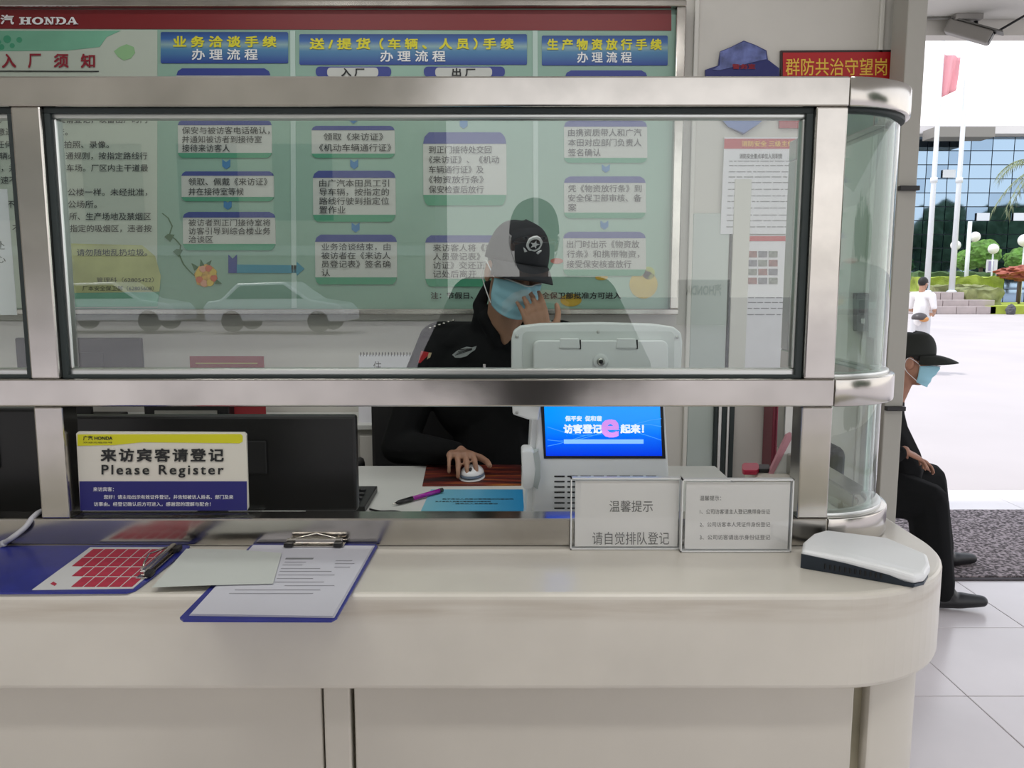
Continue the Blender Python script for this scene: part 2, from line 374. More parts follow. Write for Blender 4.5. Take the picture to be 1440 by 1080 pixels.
# header lettering : brand lettering drawn as slab letters
YT = YBd - .006
ptext('汽', 1, 19, 21, 34, YT, wht, hb, .02)
def slab(letter, x0, x1, y0, y1):
    w_, h_ = x1 - x0, y1 - y0; t = w_ * .24; s = h_ * .16
    def r(a, b, c_, d): pxpoly('slab_letter', [(x0 + a * w_, y0 + b * h_), (x0 + c_ * w_, y0 + b * h_), (x0 + c_ * w_, y0 + d * h_), (x0 + a * w_, y0 + d * h_)], YT, .0005, wht, hb)
    def q(pts): pxpoly('slab_letter', [(x0 + a * w_, y0 + b * h_) for a, b in pts], YT, .0005, wht, hb)
    if letter == 'H':
        r(.12, 0, .36, 1); r(.64, 0, .88, 1); r(.3, .4, .7, .58)
        for a in (0, .54): r(a, 0, a + .46, .14); r(a, .86, a + .46, 1)
    if letter in 'OD':
        n = 20; o_ = [(.5 + .5 * math.cos(2 * math.pi * k / n), .5 + .5 * math.sin(2 * math.pi * k / n)) for k in range(n)]
        i_ = [(.5 + .24 * math.cos(2 * math.pi * k / n), .5 + .32 * math.sin(2 * math.pi * k / n)) for k in range(n)]
        if letter == 'D':
            o_ = [(a if a > .4 else .12, b if a > .4 else (0 if b < .5 else 1)) for a, b in o_]
            i_ = [(a if a > .45 else .38, b) for a, b in i_]
            r(0, 0, .4, .14); r(0, .86, .4, 1)
        for k in range(n):
            q([o_[k], o_[(k + 1) % n], i_[(k + 1) % n], i_[k]]) if abs(o_[k][0] - o_[(k + 1) % n][0]) + abs(o_[k][1] - o_[(k + 1) % n][1]) > .01 else None
    if letter == 'N':
        r(.14, 0, .28, 1); r(.72, 0, .86, 1); q([(.05, 0), (.32, 0), (.86, 1), (.62, 1)]); r(0, .86, .42, 1); r(.58, 0, 1, .14); r(0, 0, .3, .14)
    if letter == 'A':
        q([(.42, 0), (.6, 0), (.95, 1), (.68, 1)]); q([(.42, 0), (.5, 0), (.22, 1), (.08, 1)]); r(.25, .58, .75, .72); r(0, .86, .32, 1); r(.6, .86, 1, 1)
for ch, a, b in (('H', 27, 44), ('O', 45, 61), ('N', 62, 77), ('D', 78, 93), ('A', 93, 110)): slab(ch, a, b, 24, 34.5)
for ch, a, b in (('入', 3, 22), ('厂', 40, 57), ('须', 76, 96), ('知', 114, 133)): ptext(ch, a, b, 76, 95, YT, inkred, p1, .02)
pxpoly('rule_line', [(-100, 99), (139, 99.5), (139, 101), (-100, 100.5)], YT, .0005, ink, p1)
for y, s, xe in ((168, '入厂前必须在接待室请登记，以备出厂时门', 207), (185, '卫检查。来访者不得随意进入生产区检查。', 95), (203, '未经公司许可，任何人不得在厂内拍照、录像。', 153),
              (219, '车辆必须遵守厂内交通规则，按指定路线行', 207), (236, '驶，并停放在指定停车场。厂区内主干道最', 208), (253, '高时速不得超过限速为', 93),
              (270, '生产场所与办公楼一样。未经批准，', 207), (287, '不得进入生产办公场所。', 136), (304, '所有办公场所、生产场地及禁烟区', 212), (321, '不得吸烟，请到指定的吸烟区，违者按', 213)):
    ptext(s, xe - 11.5 * len(s), xe, y - 5, y + 5.5, YT, ink, p1, .004)
ptext('9、请勿随地乱扔垃圾。', 90, 207, 350, 360, YT, ink, p1, .004)
ptext('管理科（62805422）', 136, 216, 390, 397, YT, ink, p1)
ptext('厂本安全保卫部（62805608）', 116, 216, 402, 409, YT, ink, p1)
def banner(x0, x1, y0, y1, t1, a0, a1, t2, b0, b1):
    o = pxpoly('title_banner', rrect(x0, y0, x1, y1, 2), YBd - .003, .003, banner_m, nb)
    m = (y0 + y1) / 2
    ptext(t1, a0, a1, m - 16, m - 1, YT, ybl, o, .025); ptext(t2, b0, b1, m + 2, m + 17, YT, wht, o, .012)
banner(226, 405, 45, 89, '业 务 洽 谈 手 续', 244, 388, '办 理 流 程', 270, 362)
bo = pxpoly('title_banner', rrect(421, 48, 741, 91, 2), YBd - .003, .003, banner_m, nb)
for t_, a, b in (('送 / 提 货', 436, 520), ('（ 车 辆 、 人 员 ）', 534, 671), ('手 续', 680, 722)): ptext(t_, a, b, 54, 69, YT, ybl, bo, .025)
ptext('办 理 流 程', 535, 626, 71.5, 86.5, YT, wht, bo, .012)
banner(762, 939, 50, 92, '生 产 物 资 放 行 手 续', 770, 930, '办 理 流 程', 812, 888)
def flow(x0, x1, yt, ym, yb, ye, lines, tx0, tx1):
    f = pxpoly('flow_box', [(x0, ym - .5), (x1, ym - .5), (x1 + .5, yb + .5), (x0 + .5, yb + .5)], YBd - .003, .003, boxw, nb)
    d = min(8, ym - yt)
    pxpoly('box_header', [(x0, ym), (x0 + 2, ym - .6 * (ym - yt)), (x0 + d, yt), (x1 - d, yt), (x1 - 2, ym - .6 * (ym - yt)), (x1, ym)][::-1], YBd - .0045, .003, blue_d, f)
    if ye > yb: pxpoly('box_footer', [(x0, yb), (x1, yb), (x1 - 2, yb + .6 * (ye - yb)), (x1 - 6, ye), (x0 + 6, ye), (x0 + 2, yb + .6 * (ye - yb))], YBd - .0045, .003, foot_g, f)
    n = len(lines)
    if n:
        st = (yb - ym) / (n + .15)
        mx = max(len(l) for l in lines)
        for i, l in enumerate(lines):
            yc = ym + st * (i + .6); h = min(5.3, st * .42)
            ptext(l, tx0 if not l.startswith(' ') else tx0 + 6, tx0 + (tx1 - tx0) * len(l) / mx, yc - h, yc + h, YT - .001, ink, f, .004)
def arrow(x, y0, y1):
    pxpoly('arrow', [(x - 5.5, y0), (x, y0 + 4), (x + 5.5, y0), (x + 5.5, y1 - 4), (x, y1), (x - 5.5, y1 - 4)], YBd - .003, .003, arrow_m, nb)
flow(248, 380, 96, 106, 150, 156, [], 0, 0)
flow(250, 382, 168, 176, 215, 222, ['保安与被访客电话确认，', '并通知被访者到接待室', '接待来访客人'], 256, 379)
flow(255, 385, 241, 247, 277, 283, ['领取、佩戴《来访证》', '并在接待室等候'], 265, 376)
flow(257, 387, 298, 306, 343, 352, ['被访者到正门接待室将', '访客引导到综合楼业务', '洽谈区'], 265, 380)
arrow(318, 224, 238); arrow(320, 281, 295)
pxpoly('arrow', [(321, 358), (327, 364), (333, 358), (333, 372), (333, 384), (321, 384)], YBd - .003, .003, blue_d, nb)
pxpoly('arrow', [(333, 372), (417, 373), (417, 368), (428, 378), (417, 388), (417, 384), (333, 384)], YBd - .003, .003, mat('arrow_teal', (.02, .22, .32), .4), nb)
for a, b, t_ in ((444, 550, '入 厂'), (596, 710, '出 厂')):
    o = pxpoly('flow_title', rrect(a, 93.5, b, 108, 6), YBd - .003, .003, blue_d, nb)
    pxpoly('title_plate', rrect(a + 16, 95, b - 18, 108, 5), YBd - .0045, .003, boxw, o)
    ptext(t_, (a + b) / 2 - 17, (a + b) / 2 + 15, 96, 107, YT - .001, ink, o, .02)
arrow(497, 165, 174); arrow(498, 224, 238); arrow(500, 313, 327); arrow(652, 166, 181)
flow(438, 555, 177, 183, 216, 222, [' 领取《来访证》', '《机动车辆通行证》'], 449, 550)
flow(440, 556, 240, 250, 302, 312, ['由广汽本田员工引', '导车辆，按指定的', '路线行驶到指定位', '置作业'], 449, 547)
flow(443, 558, 330, 340, 390, 400, ['业务洽谈结束，由', '被访者在《来访人', '员登记表》签名确', '认'], 452, 549)
flow(595, 712, 186, 202, 274, 289, ['到正门接待处交回', '《来访证》、《机动', '车辆通行证》及', '《物资放行条》', '保安检查后放行'], 603, 702)
flow(598, 716, 331, 341, 392, 403, ['来访客人将《来访', '人员登记表》《来', '访证》交还正门登', '记处后离开'], 609, 706)
flow(795, 910, 99, 107, 150, 156, [], 0, 0)
flow(793, 910, 169, 178, 222, 229, ['由携资质带人和广汽', '本田对应部门负责人', '签名确认'], 799, 902)
flow(793, 908, 248, 257, 299, 307, ['凭《物资放行条》到', '安全保卫部审核、备', '案'], 799, 902)
flow(792, 908, 326, 335, 379, 388, ['出门时出示《物资放', '行条》和携带物资，', '接受保安核查放行'], 797, 899)
arrow(852, 231, 243); arrow(850, 310, 323)
ptext('注：节假日、班后来访必须经安全保卫部批准方可进入', 606, 873, 411, 420, YT, ink, nb, .015)
# printed flower, vine and fruit
vine = mat('print_vine', (.03, .11, .04), .6)
fl = pxpoly('flower_print', [(273, 385), (280, 374), (290, 371), (300, 376), (305, 388), (300, 400), (288, 404), (277, 400)], YBd - .003, .003, mat('print_flower', (.52, .30, .06), .6, var=.5, scale=60), nb)
for a in range(8):
    t = a * .785 + .3; cx_, cy_ = 290 + 11 * math.cos(t), 388 + 11 * math.sin(t)
    pxpoly('petal', [(cx_ + 5 * math.cos(k * .785), cy_ + 5 * math.sin(k * .785)) for k in range(8)], YBd - .0045, .003, mat('print_petal%d' % (a % 3), ((.55, .12, .05), (.6, .42, .06), (.62, .3, .2))[a % 3], .6), fl)
for a, b in (((284, 374), (282, 365)), ((292, 372), (297, 366)), ((276, 378), (269, 370)), ((303, 396), (312, 399))):
    dx, dy = b[0] - a[0], b[1] - a[1]; pxpoly('leaf', [(a[0] - dy * .35, a[1] + dx * .35), b, (a[0] + dy * .35, a[1] - dx * .35)], YBd - .0045, .003, vine, fl)
pv = [(228, 300), (236, 306), (242, 318), (238, 330), (246, 336), (254, 345), (252, 358), (258, 372), (268, 383), (274, 388)]
for (a, b), (c_, d) in zip(pv, pv[1:]):
    pxpoly('vine', [(a - .8, b), (a + .8, b - .3), (c_ + .8, d), (c_ - .8, d + .3)], YBd - .0025, .0025, vine, nb)
for a, b in ((237, 334), (249, 355)): pxpoly('leaf', [(a - 6, b - 1), (a - 1, b - 5), (a + 8, b - 4), (a + 2, b + 6)], YBd - .003, .003, vine, nb)
for cx_, cy_, rx_, ry_, cm in ((905, 400, 20, 20, (.50, .38, .06)), (803, 422, 15, 9, (.50, .34, .03)), (846, 390, 9, 4, (.5, .34, .03)), (783, 367, 9, 4, (.5, .16, .12)), (912, 384, 9, 9, (.35, .42, .08))):
    pxpoly('fruit_print', [(cx_ + rx_ * math.cos(k * .35), min(431, cy_ + ry_ * math.sin(k * .35))) for k in range(18)], YBd - .0022, .0022, mat('fruit_%d' % cx_, cm, .6, var=.2, scale=10), nb)

# ---------------------------------------------------------------- shield, red sign, posters on the wall
YS = 2.985
sh = empty('shield_sign', (W(1045, 185, YS).x, YS, W(1045, 185, YS).z), 'dark blue shield-shaped police sign on wall behind the top rail', 'sign')
spts = [(992, 107), (992, 98), (1010, 92), (1013, 72), (1028, 66), (1046, 57), (1062, 63), (1078, 71), (1080, 84), (1096, 96), (1096, 107), (1090, 130), (1082, 155), (1066, 175), (1046, 189), (1024, 178), (1008, 158), (998, 130)]
pxpoly('shield_plate', spts, YS, .012, mat('shield_navy', (.012, .018, .13), .3), sh)
pxpoly('shield_crest', [(1013, 73), (1028, 67), (1046, 58.5), (1062, 64), (1077, 72), (1078, 83), (1060, 87), (1040, 92), (1010, 99), (1002, 98), (1012, 92)], YS - .003, .003, mat('shield_light', (.12, .15, .36), .25, var=.6, scale=18), sh)
pxpoly('shield_lower', [(1004, 150), (1086, 150), (1080, 162), (1066, 175), (1046, 187), (1024, 178), (1010, 162)], YS - .003, .003, mat('shield_blue', (.10, .17, .42), .3), sh)
ptext('警务室', 1030, 1062, 90, 97, YS - .004, inkred, sh, .02)
rs = empty('red_banner_sign', (W(1177, 130, YS).x, YS, W(1177, 130, YS).z), 'red wall sign with yellow lettering beside blue shield', 'sign')
pxpoly('sign_frame', [(1098, 71), (1256, 70), (1256, 135), (1098, 135)], YS, .012, mat('dark_frame', (.03, .01, .01), .4), rs)
pxpoly('sign_face', [(1101, 74), (1253, 73), (1253, 132), (1101, 132)], YS - .002, .003, mat('sign_red', (.42, .008, .012), .4), rs)
ptext('群防共治守望岗', 1105, 1247, 82, 106, YS - .004, mat('sign_gold', (.78, .50, .06), .5), rs, .004)
rp2 = pxpoly('red_plate', [(1096, 166), (1134, 164), (1134, 180), (1096, 180)], YS, .01, mat('plate_red', (.35, .02, .03), .4)); tag(rp2, 'small plain red plate on wall below the red lettered sign', 'sign')
def poster(x0, x1, y0, y1, bands, label, lean=-6):
    o = empty('wall_poster', (W((x0 + x1) / 2, y1, YS).x, YS, W(x0, y1, YS).z), label, 'poster')
    def X(x, y): return x + lean * (y - y0) / max(1, (y1 - y0))
    pxpoly('sheet', [(X(x0, y0), y0), (X(x1, y0), y0), (X(x1, y1), y1), (X(x0, y1), y1)], YS, .006, whitep, o)
    for kind, a, b in bands:
        if kind == 'red': pxpoly('red_band', [(X(x0, a), a), (X(x1, a), a), (X(x1, b), b), (X(x0, b), b)], YS - .002, .002, mat('poster_red', (.45, .02, .03), .5), o)
        if kind == 'lines':
            y = a
            while y < b:
                n_ = 1 if random.random() < .6 else 2
                bm = bmesh.new(); x = X(x0, y) + 8
                while x < X(x1, y) - 10:
                    l = random.uniform(3, 14); q = [W(x, y, YS - .0015), W(min(x + l, X(x1, y) - 6), y, YS - .0015), W(min(x + l, X(x1, y) - 6), y + 1.3, YS - .0015), W(x, y + 1.3, YS - .0015)]
                    bm.faces.new([bm.verts.new(v) for v in q][::-1]); x += l + random.uniform(.8, 2.5)
                link('print_line', me_from(bm), mat('print_grey', (.22, .23, .24), .7), o); y += random.uniform(6, 10)
        if kind == 'photos':
            for i in range(4):
                for j in range(3):
                    xa = X(x0, a) + 5 + j * 14.5; ya = a + i * (b - a) / 4
                    pxpoly('photo', [(xa, ya), (xa + 12.5, ya), (xa + 12.5, ya + 9), (xa, ya + 9)], YS - .002, .002, mat('photo_print%d' % ((i + j) % 3), ((.25, .10, .10), (.16, .16, .2), (.20, .22, .20))[(i + j) % 3], .6, var=.7, scale=90), o)
    return o
pA = poster(1019, 1122, 193, 329, [('red', 195, 209), ('lines', 226, 322)], 'white notice poster with red title strip, upper one on wall beside the booth')
ptext('消防安全 三级主体', 1043, 1116, 198, 206, YS - .004, mat('sign_gold', (.78, .50, .06), .5), pA, .01)
ptext('消防安全重点单位人员职责', 1040, 1100, 216, 223, YS - .004, ink, pA, .01)
pB = poster(1048, 1118, 331, 560, [('red', 332, 339), ('photos', 353, 403), ('lines', 418, 445)], 'long white paper with small photos below a red strip, lower one on wall', -10)
# wall socket / intercom boxes seen through the curved glass
ic = empty('door_intercom', (W(1213, 465, 2.99).x, 2.99, W(1213, 465, 2.99).z), 'grey wall intercom box seen through the curved glass', 'intercom')
pxpoly('housing', rrect(1205, 412, 1222, 466, 2), 2.965, .035, mat('intercom_grey', (.10, .11, .11), .5), ic)
pxpoly('speaker_panel', rrect(1208, 422, 1219, 440, 1), 2.962, .003, black, ic)
pxpoly('call_button', rrect(1211, 448, 1216, 455, 1), 2.960, .005, steel_d, ic)
jb = pxpoly('junction_box', rrect(1222, 425, 1238, 475, 2), 2.96, .04, mat('box_grey', (.45, .47, .46), .5)); tag(jb, 'pale grey electric box on wall beside the intercom', 'electric box')
dr = empty('door_1', (W(1000, 600, 2.98).x, 2.98, 0), kind='structure')
def strip(nm, a, b, y0, y1, m_, d=.02): 
    p0, p1 = W(a, 560, 3.0 - d), W(b, 560, 3.0 - d); box(nm, p0.x, p1.x, 3.0 - d, 3.0, max(.0, W(a, y1, 3.0 - d).z) if y1 < 900 else 0, W(a, y0, 3.0 - d).z, m_, dr, .002)
strip('door_panel', 968, 1018, 300, 999, mat('door_glass_green', (.42, .48, .45), .12), .010)
strip('door_edge', 1019, 1023, 252, 999, MATS['rubber_gasket'], .012); strip('door_stile', 1023, 1046, 252, 540, mat('stile_pale', (.58, .58, .53), .35), .018)
strip('door_frame', 1006, 1011, 541, 999, MATS['rubber_gasket'], .03); strip('door_frame', 1011, 1016, 541, 999, steel_d, .036)
strip('door_frame', 1016, 1023, 541, 999, MATS['rubber_gasket'], .03); strip('door_frame', 1023, 1027, 541, 999, steel_d, .036); strip('door_frame', 1027, 1034, 541, 999, MATS['rubber_gasket'], .03)
fp = empty('fire_cabinet', (W(1101, 700, 2.97).x, 2.9, .9), 'dark red cabinet standing against the back wall beside the booth', 'cabinet')
_x0, _x1 = W(1089, 600, 2.86).x, W(1118, 600, 2.86).x
box('body', _x0, _x1, 2.88, 2.99, .0, 1.19, mat('cabinet_red', (.20, .03, .05), .4), fp, .004); box('door', _x0 + .01, _x1 - .01, 2.868, 2.88, .05, 1.17, mat('cabinet_red2', (.26, .05, .08), .4), fp, .003)

# ================================================================ BACK CABINET + things on it
bc = empty('low_cabinet', (-1.0, 2.85, .27), 'long low grey cabinet along wall below the notice board', 'cabinet')
box('cabinet_top', -2.5, .45, 2.72, 2.995, 1.04, 1.06, desk_m, bc, .003)
box('body', -2.48, .43, 2.745, 2.995, .30, 1.04, wall_m, bc)
for k in range(6):
    d = box('door', -2.47 + k * .485, -2.47 + k * .485 + .475, 2.728, 2.744, .34, 1.02, wall_m, bc, .003)
    box('handle', -2.47 + k * .485 + .42, -2.47 + k * .485 + .43, 2.712, 2.728, .7, .82, steel_d, d, .002)
def monitor(name, px0, px1, py0, zdesk, Y, label, th=.02, tilt=0, lid=False):
    a = W(px0, py0, Y); b = W(px1, py0, Y); zt_ = a.z
    o = empty(name, ((a.x + b.x) / 2, Y + .05, zdesk), label, 'monitor')
    zb_ = zdesk + (.06 if not lid else .004)
    box('back_shell', a.x, b.x, Y, Y + th, zb_, zt_, black, o, .006)
    box('screen', a.x + .012, b.x - .012, Y + th, Y + th + .002, zb_ + .012, zt_ - .012, mat('screen_off', (.01, .012, .02), .1), o)
    if not lid:
        cx_ = (a.x + b.x) / 2
        box('stand_neck', cx_ - .03, cx_ + .03, Y + .0, Y + .018, zdesk + .01, zb_ + .05, black, o, .003)
        box('stand_base', cx_ - .1, cx_ + .1, Y - .04, Y + .13, zdesk, zdesk + .012, black, o, .005)
        box('vent_panel', a.x + (b.x - a.x) * .3, a.x + (b.x - a.x) * .7, Y - .006, Y, zt_ - .12, zt_ - .05, blackm, o, .003)
    return o
monitor('computer_monitor', 82, 499, 585, 1.02, 1.60, 'large black monitor seen from behind, right of the left steel post', .03)
monitor('computer_monitor', -150, 56, 575, 1.02, 1.56, 'black monitor seen from behind, left of the left steel post', .03)
monitor('computer_monitor', 20, 198, 475, 1.06, 2.80, 'small dark monitor standing on the low cabinet under the board')
pr = empty('printer', (W(262, 600, 2.8).x, 2.82, 1.06), 'black flat printer on the low cabinet, mostly hidden by the middle rail', 'printer')
_a, _b = W(203, 562, 2.76).x, W(323, 562, 2.76).x
box('body', _a, _b, 2.75, 2.95, 1.06, 1.145, black, pr, .006); box('lid', _a + .01, _b - .01, 2.76, 2.945, 1.146, 1.158, blackm, pr, .004); box('paper_slot', _a + .04, _b - .04, 2.744, 2.75, 1.09, 1.105, steel_d, pr)
# red standing card
rc = empty('red_standing_card', (W(320, 500, 2.8).x, 2.8, 1.06), 'dull red card standing on the cabinet above the middle rail', 'card')
_z = W(320, 501, 2.8).z
box('card', W(267, 510, 2.8).x, W(371, 510, 2.8).x, 2.80, 2.804, 1.06, _z, mat('card_red', (.25, .02, .025), .5), rc)
pxpoly('gold_line', [(275, 510), (362, 510), (362, 512), (275, 512)], 2.798, .001, mat('dull_gold', (.4, .3, .08), .6), rc)
box('support', W(300, 510, 2.8).x, W(340, 510, 2.8).x, 2.804, 2.84, 1.06, 1.075, rc.children[0].data.materials[0], rc)
# desk calendar
ca = empty('desk_calendar', (W(548, 500, 2.8).x, 2.8, 1.06), 'white desk calendar with dark spiral rings standing behind the guard shoulder', 'calendar')
zc = W(548, 499, 2.8).z; xa, xb = W(505, 500, 2.8).x, W(592, 500, 2.8).x
prism('page_block', [(xa, 2.76, 1.06), (xa, 2.84, 1.06), (xa, 2.805, zc), (xa, 2.795, zc)], (xb - xa, 0, 0), whitep, ca)
for k in range(20):
    x = xa + .006 + k * (xb - xa - .012) / 19
    bm = bmesh.new(); btube(bm, [(x, 2.80 + .007 * math.cos(t * .785), zc + .001 + .008 * math.sin(t * .785)) for t in range(9)], .0012, 5, False)
    link('spiral_ring', me_from(bm), blackm, ca)
ptext('住', 525, 536, 508, 522, 2.77, ink, ca)

# ================================================================ VISITOR TERMINAL
kt = empty('visitor_terminal', (W(845, 700, 1.66).x, 1.70, 1.02), 'white self-registration terminal with bright blue screen and camera head', 'terminal')
YK = 1.62
def K(px, py, Y=YK): return W(px, py, Y)
kb = [(758, 568), (935, 566), (946, 760), (746, 760)]
prism('body', [K(a, b) for a, b in kb], (0, .15, 0), white, kt, .006)
prism('side_shell', [K(a, b, YK + .02) for a, b in [(747, 590), (760, 590), (752, 760), (736, 755), (741, 700)]], (0, .12, 0), white, kt, .003)
scr_m = ramp_mat('terminal_screen', [(0, (.0, .035, .75)), (.3, (.0, .12, .85)), (.65, (.0, .30, 1.0)), (1, (.0, .36, 1.0))], 'Z', emit=1.0, rough=.15)
prism('screen_bezel', [K(a, b, YK - .002) for a, b in [(760, 566), (932, 565), (936, 645), (765, 645)]], (0, .003, 0), black, kt)
sc_ = prism('screen', [K(a, b, YK - .004) for a, b in [(765, 567), (928, 566), (931, 641), (768, 641)]], (0, .003, 0), scr_m, kt)
swm = lamp_mat('screen_white', (.9, .95, 1.0), 1.0)
YSc = YK - .0055
ptext('保平安  促和谐', 795, 846, 585, 592, YSc, swm, sc_, .02)
ptext('访客登记', 793, 846, 597, 609, YSc, swm, sc_, .03)
ptext('起来！', 873, 905, 597, 609, YSc, swm, sc_, .03)
ptext('e', 847, 869, 591, 614, YSc, lamp_mat('screen_pink', (.70, .30, .85), 1.0), sc_, .02)
pxpoly('search_bar', [(793, 618), (905, 618), (905, 624), (793, 624)], YSc, .0005, lamp_mat('screen_bar', (.25, .55, .95), .9), sc_)
for k in range(3):
    pts = [(770 + i * 16, 600 + 12 * math.sin(i * .45 + k) + k * 8) for i in range(11)]
    for (a, b), (c_, d) in zip(pts, pts[1:]):
        pxpoly('screen_wave', [(a, b), (c_, d), (c_, d + .8), (a, b + .8)], YSc + .0006, .0003, lamp_mat('screen_wave', (.05, .35, 1.0), 1.0), sc_)
for k in range(8):
    pxpoly('vent_slot', [(779.5 + k * 18.4, 669), (794 + k * 18.4, 669), (794 + k * 18.4, 671), (779.5 + k * 18.4, 671)], YK - .0015, .003, blackm, kt)
for k in range(6):
    for j in range(2): pxpoly('vent_slot', [(779.5 + j * 18.4, 676.5 + k * 7.5), (794 + j * 18.4, 676.5 + k * 7.5), (794 + j * 18.4, 678.3 + k * 7.5), (779.5 + j * 18.4, 678.3 + k * 7.5)], YK - .0015, .003, blackm, kt)
# camera head
hp = [(719, 548), (719, 478), (722, 466), (732, 459), (760, 455.5), (845, 454), (920, 456), (948, 460), (958, 468), (960, 482), (957, 540), (954, 562), (945, 569), (760, 569), (757, 592), (742, 590), (721, 583)]
YH = 1.58
hd = prism('camera_head', [W(a, b, YH) for a, b in hp], (0, .04, 0), white, kt, .004)
prism('head_rim', [W(a, b, YH - .002) for a, b in rrect(735, 466, 948, 528, 7)], (0, .003, 0), mat('white_shade', (.66, .69, .68), .4), hd)
prism('front_cover', [W(a, b, YH - .02) for a, b in rrect(750, 479, 940, 564, 9)], (0, .02, 0), white, hd, .003)
for a in (788, 868):
    prism('hinge_block', [W(x, y, YH - .024) for x, y in [(a, 476), (a + 26, 476), (a + 28, 490), (a - 2, 490)]], (0, .01, 0), white, hd, .002)
    prism('hinge_slot', [W(x, y, YH - .0215) for x, y in [(a + 27, 478), (a + 29, 478), (a + 29, 491), (a + 27, 491)]], (0, .004, 0), blackm, hd)
ln = W(844.5, 508, YH - .02)
MX = Matrix.Rotation(R(90), 4, 'X')
lathe('lens_ring', [(.001, 0), (.0150, 0), (.0150, .004), (.012, .006), (.001, .006)], ln, white, hd, M=MX)
lathe('lens', [(.001, .006), (.0078, .006), (.0078, .009), (.001, .009)], ln, steel_d, hd, M=MX)
lathe('lens_pupil', [(.0005, .009), (.0045, .009), (.0030, .0105), (.0005, .0108)], ln, black, hd, M=MX)
for a, b in ((727, 473), (841, 467), (952, 474), (727, 580)):
    lathe('screw', [(.0005, 0), (.0032, 0), (.0032, .002), (.0005, .002)], W(a, b, YH - .0005), steel_d, kt, 12, MX)
prism('side_reader', [W(a, b, 1.60) for a, b in [(733, 636), (736, 633), (749, 633), (753, 640), (756, 660), (753, 680), (747, 689), (738, 689), (735, 684)]], (0, .06, 0), white, kt, .004)
prism('reader_face', [W(a, b, 1.598) for a, b in [(750, 638), (757, 634), (760, 650), (760, 672), (756, 688), (750, 684), (753, 660)]], (0, .06, 0), mat('reader_grey', (.45, .5, .5), .4), kt)

# ================================================================ THINGS ON THE WINDOW SILL AND COUNTER
# table sign on the bottom rail
ts = empty('register_sign', (W(228, 718, 1.42).x, 1.42, BZ1), 'white, yellow and blue Please Register sign standing on the steel sill', 'sign')
Ysg = 1.404
bx0, bx1 = -.786, W(362, 722, 1.40).x
box('acrylic_base', bx0, bx1, 1.386, 1.446, BZ1 + .0005, BZ1 + .006, acryl, ts, .001)
prism('board', [W(a, b, Ysg) for a, b in [(113, 718)] + [(347, 718), (349, 714)] + [(346, 611), (343, 608), (110, 607), (107, 610)]], (0, .006, 0), mat('sign_cream', (.68, .66, .58), .4), ts)
prism('blue_band', [W(a, b, Ysg - .001) for a, b in [(113, 718), (347.5, 718), (346.8, 677), (111.5, 677)]], (0, .0012, 0), mat('sign_blue', (.010, .010, .15), .35), ts)
prism('yellow_band', [W(a, b, Ysg - .001) for a, b in [(109, 611), (338, 610.5), (341, 613), (341, 621), (337, 623.5), (200, 622), (160, 626), (109, 627)]], (0, .0012, 0), mat('sign_yellow', (.62, .60, .005), .4), ts)
yy = Ysg - .002
ptext('来访宾客请登记', 142, 314, 631, 649, yy, ink, ts, .022, spacing=1.25)
ptext('Please Register', 143, 314, 654, 671.5, yy, ink, ts, .012, spacing=1.25)
ptext('来访宾客：', 131, 160, 685, 691, yy, wht, ts, .01)
ptext('您好！请主动出示有效证件登记，并告知被访人姓名、部门及来', 146, 328, 696, 702, yy, wht, ts, .01)
ptext('访事由。经登记确认后方可进入，感谢您的理解与配合！', 132, 296, 706, 712, yy, wht, ts, .01)
ptext('广汽 HONDA', 117, 158, 613, 619, yy, ink, ts, .02); ptext('欢迎光临指导', 117, 158, 621, 623.5, yy, ink, ts)
# sign holders on the counter
def holder(x0, x1, y0, y1, lines, label, yaw=0, yofs=0):
    Yh = 1.362 + yofs; a, b = W(x0, y1, Yh), W(x1, y0, Yh)
    o = empty('acrylic_sign_holder', ((a.x + b.x) / 2, Yh, 1.081), label, 'sign holder')
    zt_ = b.z; z0 = 1.081
    box('acrylic_back', a.x, b.x, Yh + .008, Yh + .012, z0, zt_, acryl, o, .001)
    box('acrylic_front', a.x, b.x, Yh, Yh + .003, z0, zt_, acryl, o, .001)
    for (c_, d, e, f) in ((a.x, b.x, z0, z0 + .0018), (a.x, b.x, zt_ - .0022, zt_), (a.x, a.x + .002, z0, zt_), (b.x - .002, b.x, z0, zt_)):
        box('edge_strip', c_, d, Yh - .001, Yh + .012, e, f, mat('acrylic_edge', (.72, .73, .73), .3), o)
    p = box('paper_card', a.x + .008, b.x - .005, Yh + .004, Yh + .007, z0 + .004, zt_ - .006, mat('card_white', (.80, .785, .77), .7), o)
    for s, lx0, lx1, ly0, ly1, bd in lines: ptext(s, lx0, lx1, ly0, ly1, Yh + .0035, mat('ink_grey', (.13, .13, .13), .7), p, bd)
    return o
holder(802, 960, 672, 771, [('温馨提示', 857, 918, 704, 720, -.008), ('请自觉排队登记', 833, 941, 748, 766, -.008)], 'clear acrylic holder with 温馨提示 card in large characters')
holder(957, 1117, 674, 768, [('温馨提示：', 984, 1014, 697, 704, 0), ('1、公司访客请主人登记携带身份证', 984, 1083, 716, 723, -.005), ('2、公司访客本人凭证件身份登记', 984, 1083, 734, 741, -.005), ('3、公司访客请出示身份证登记', 984, 1083, 752, 759, -.005)], 'clear acrylic holder with four lines of small print, nearest the right post', yofs=-.0135)
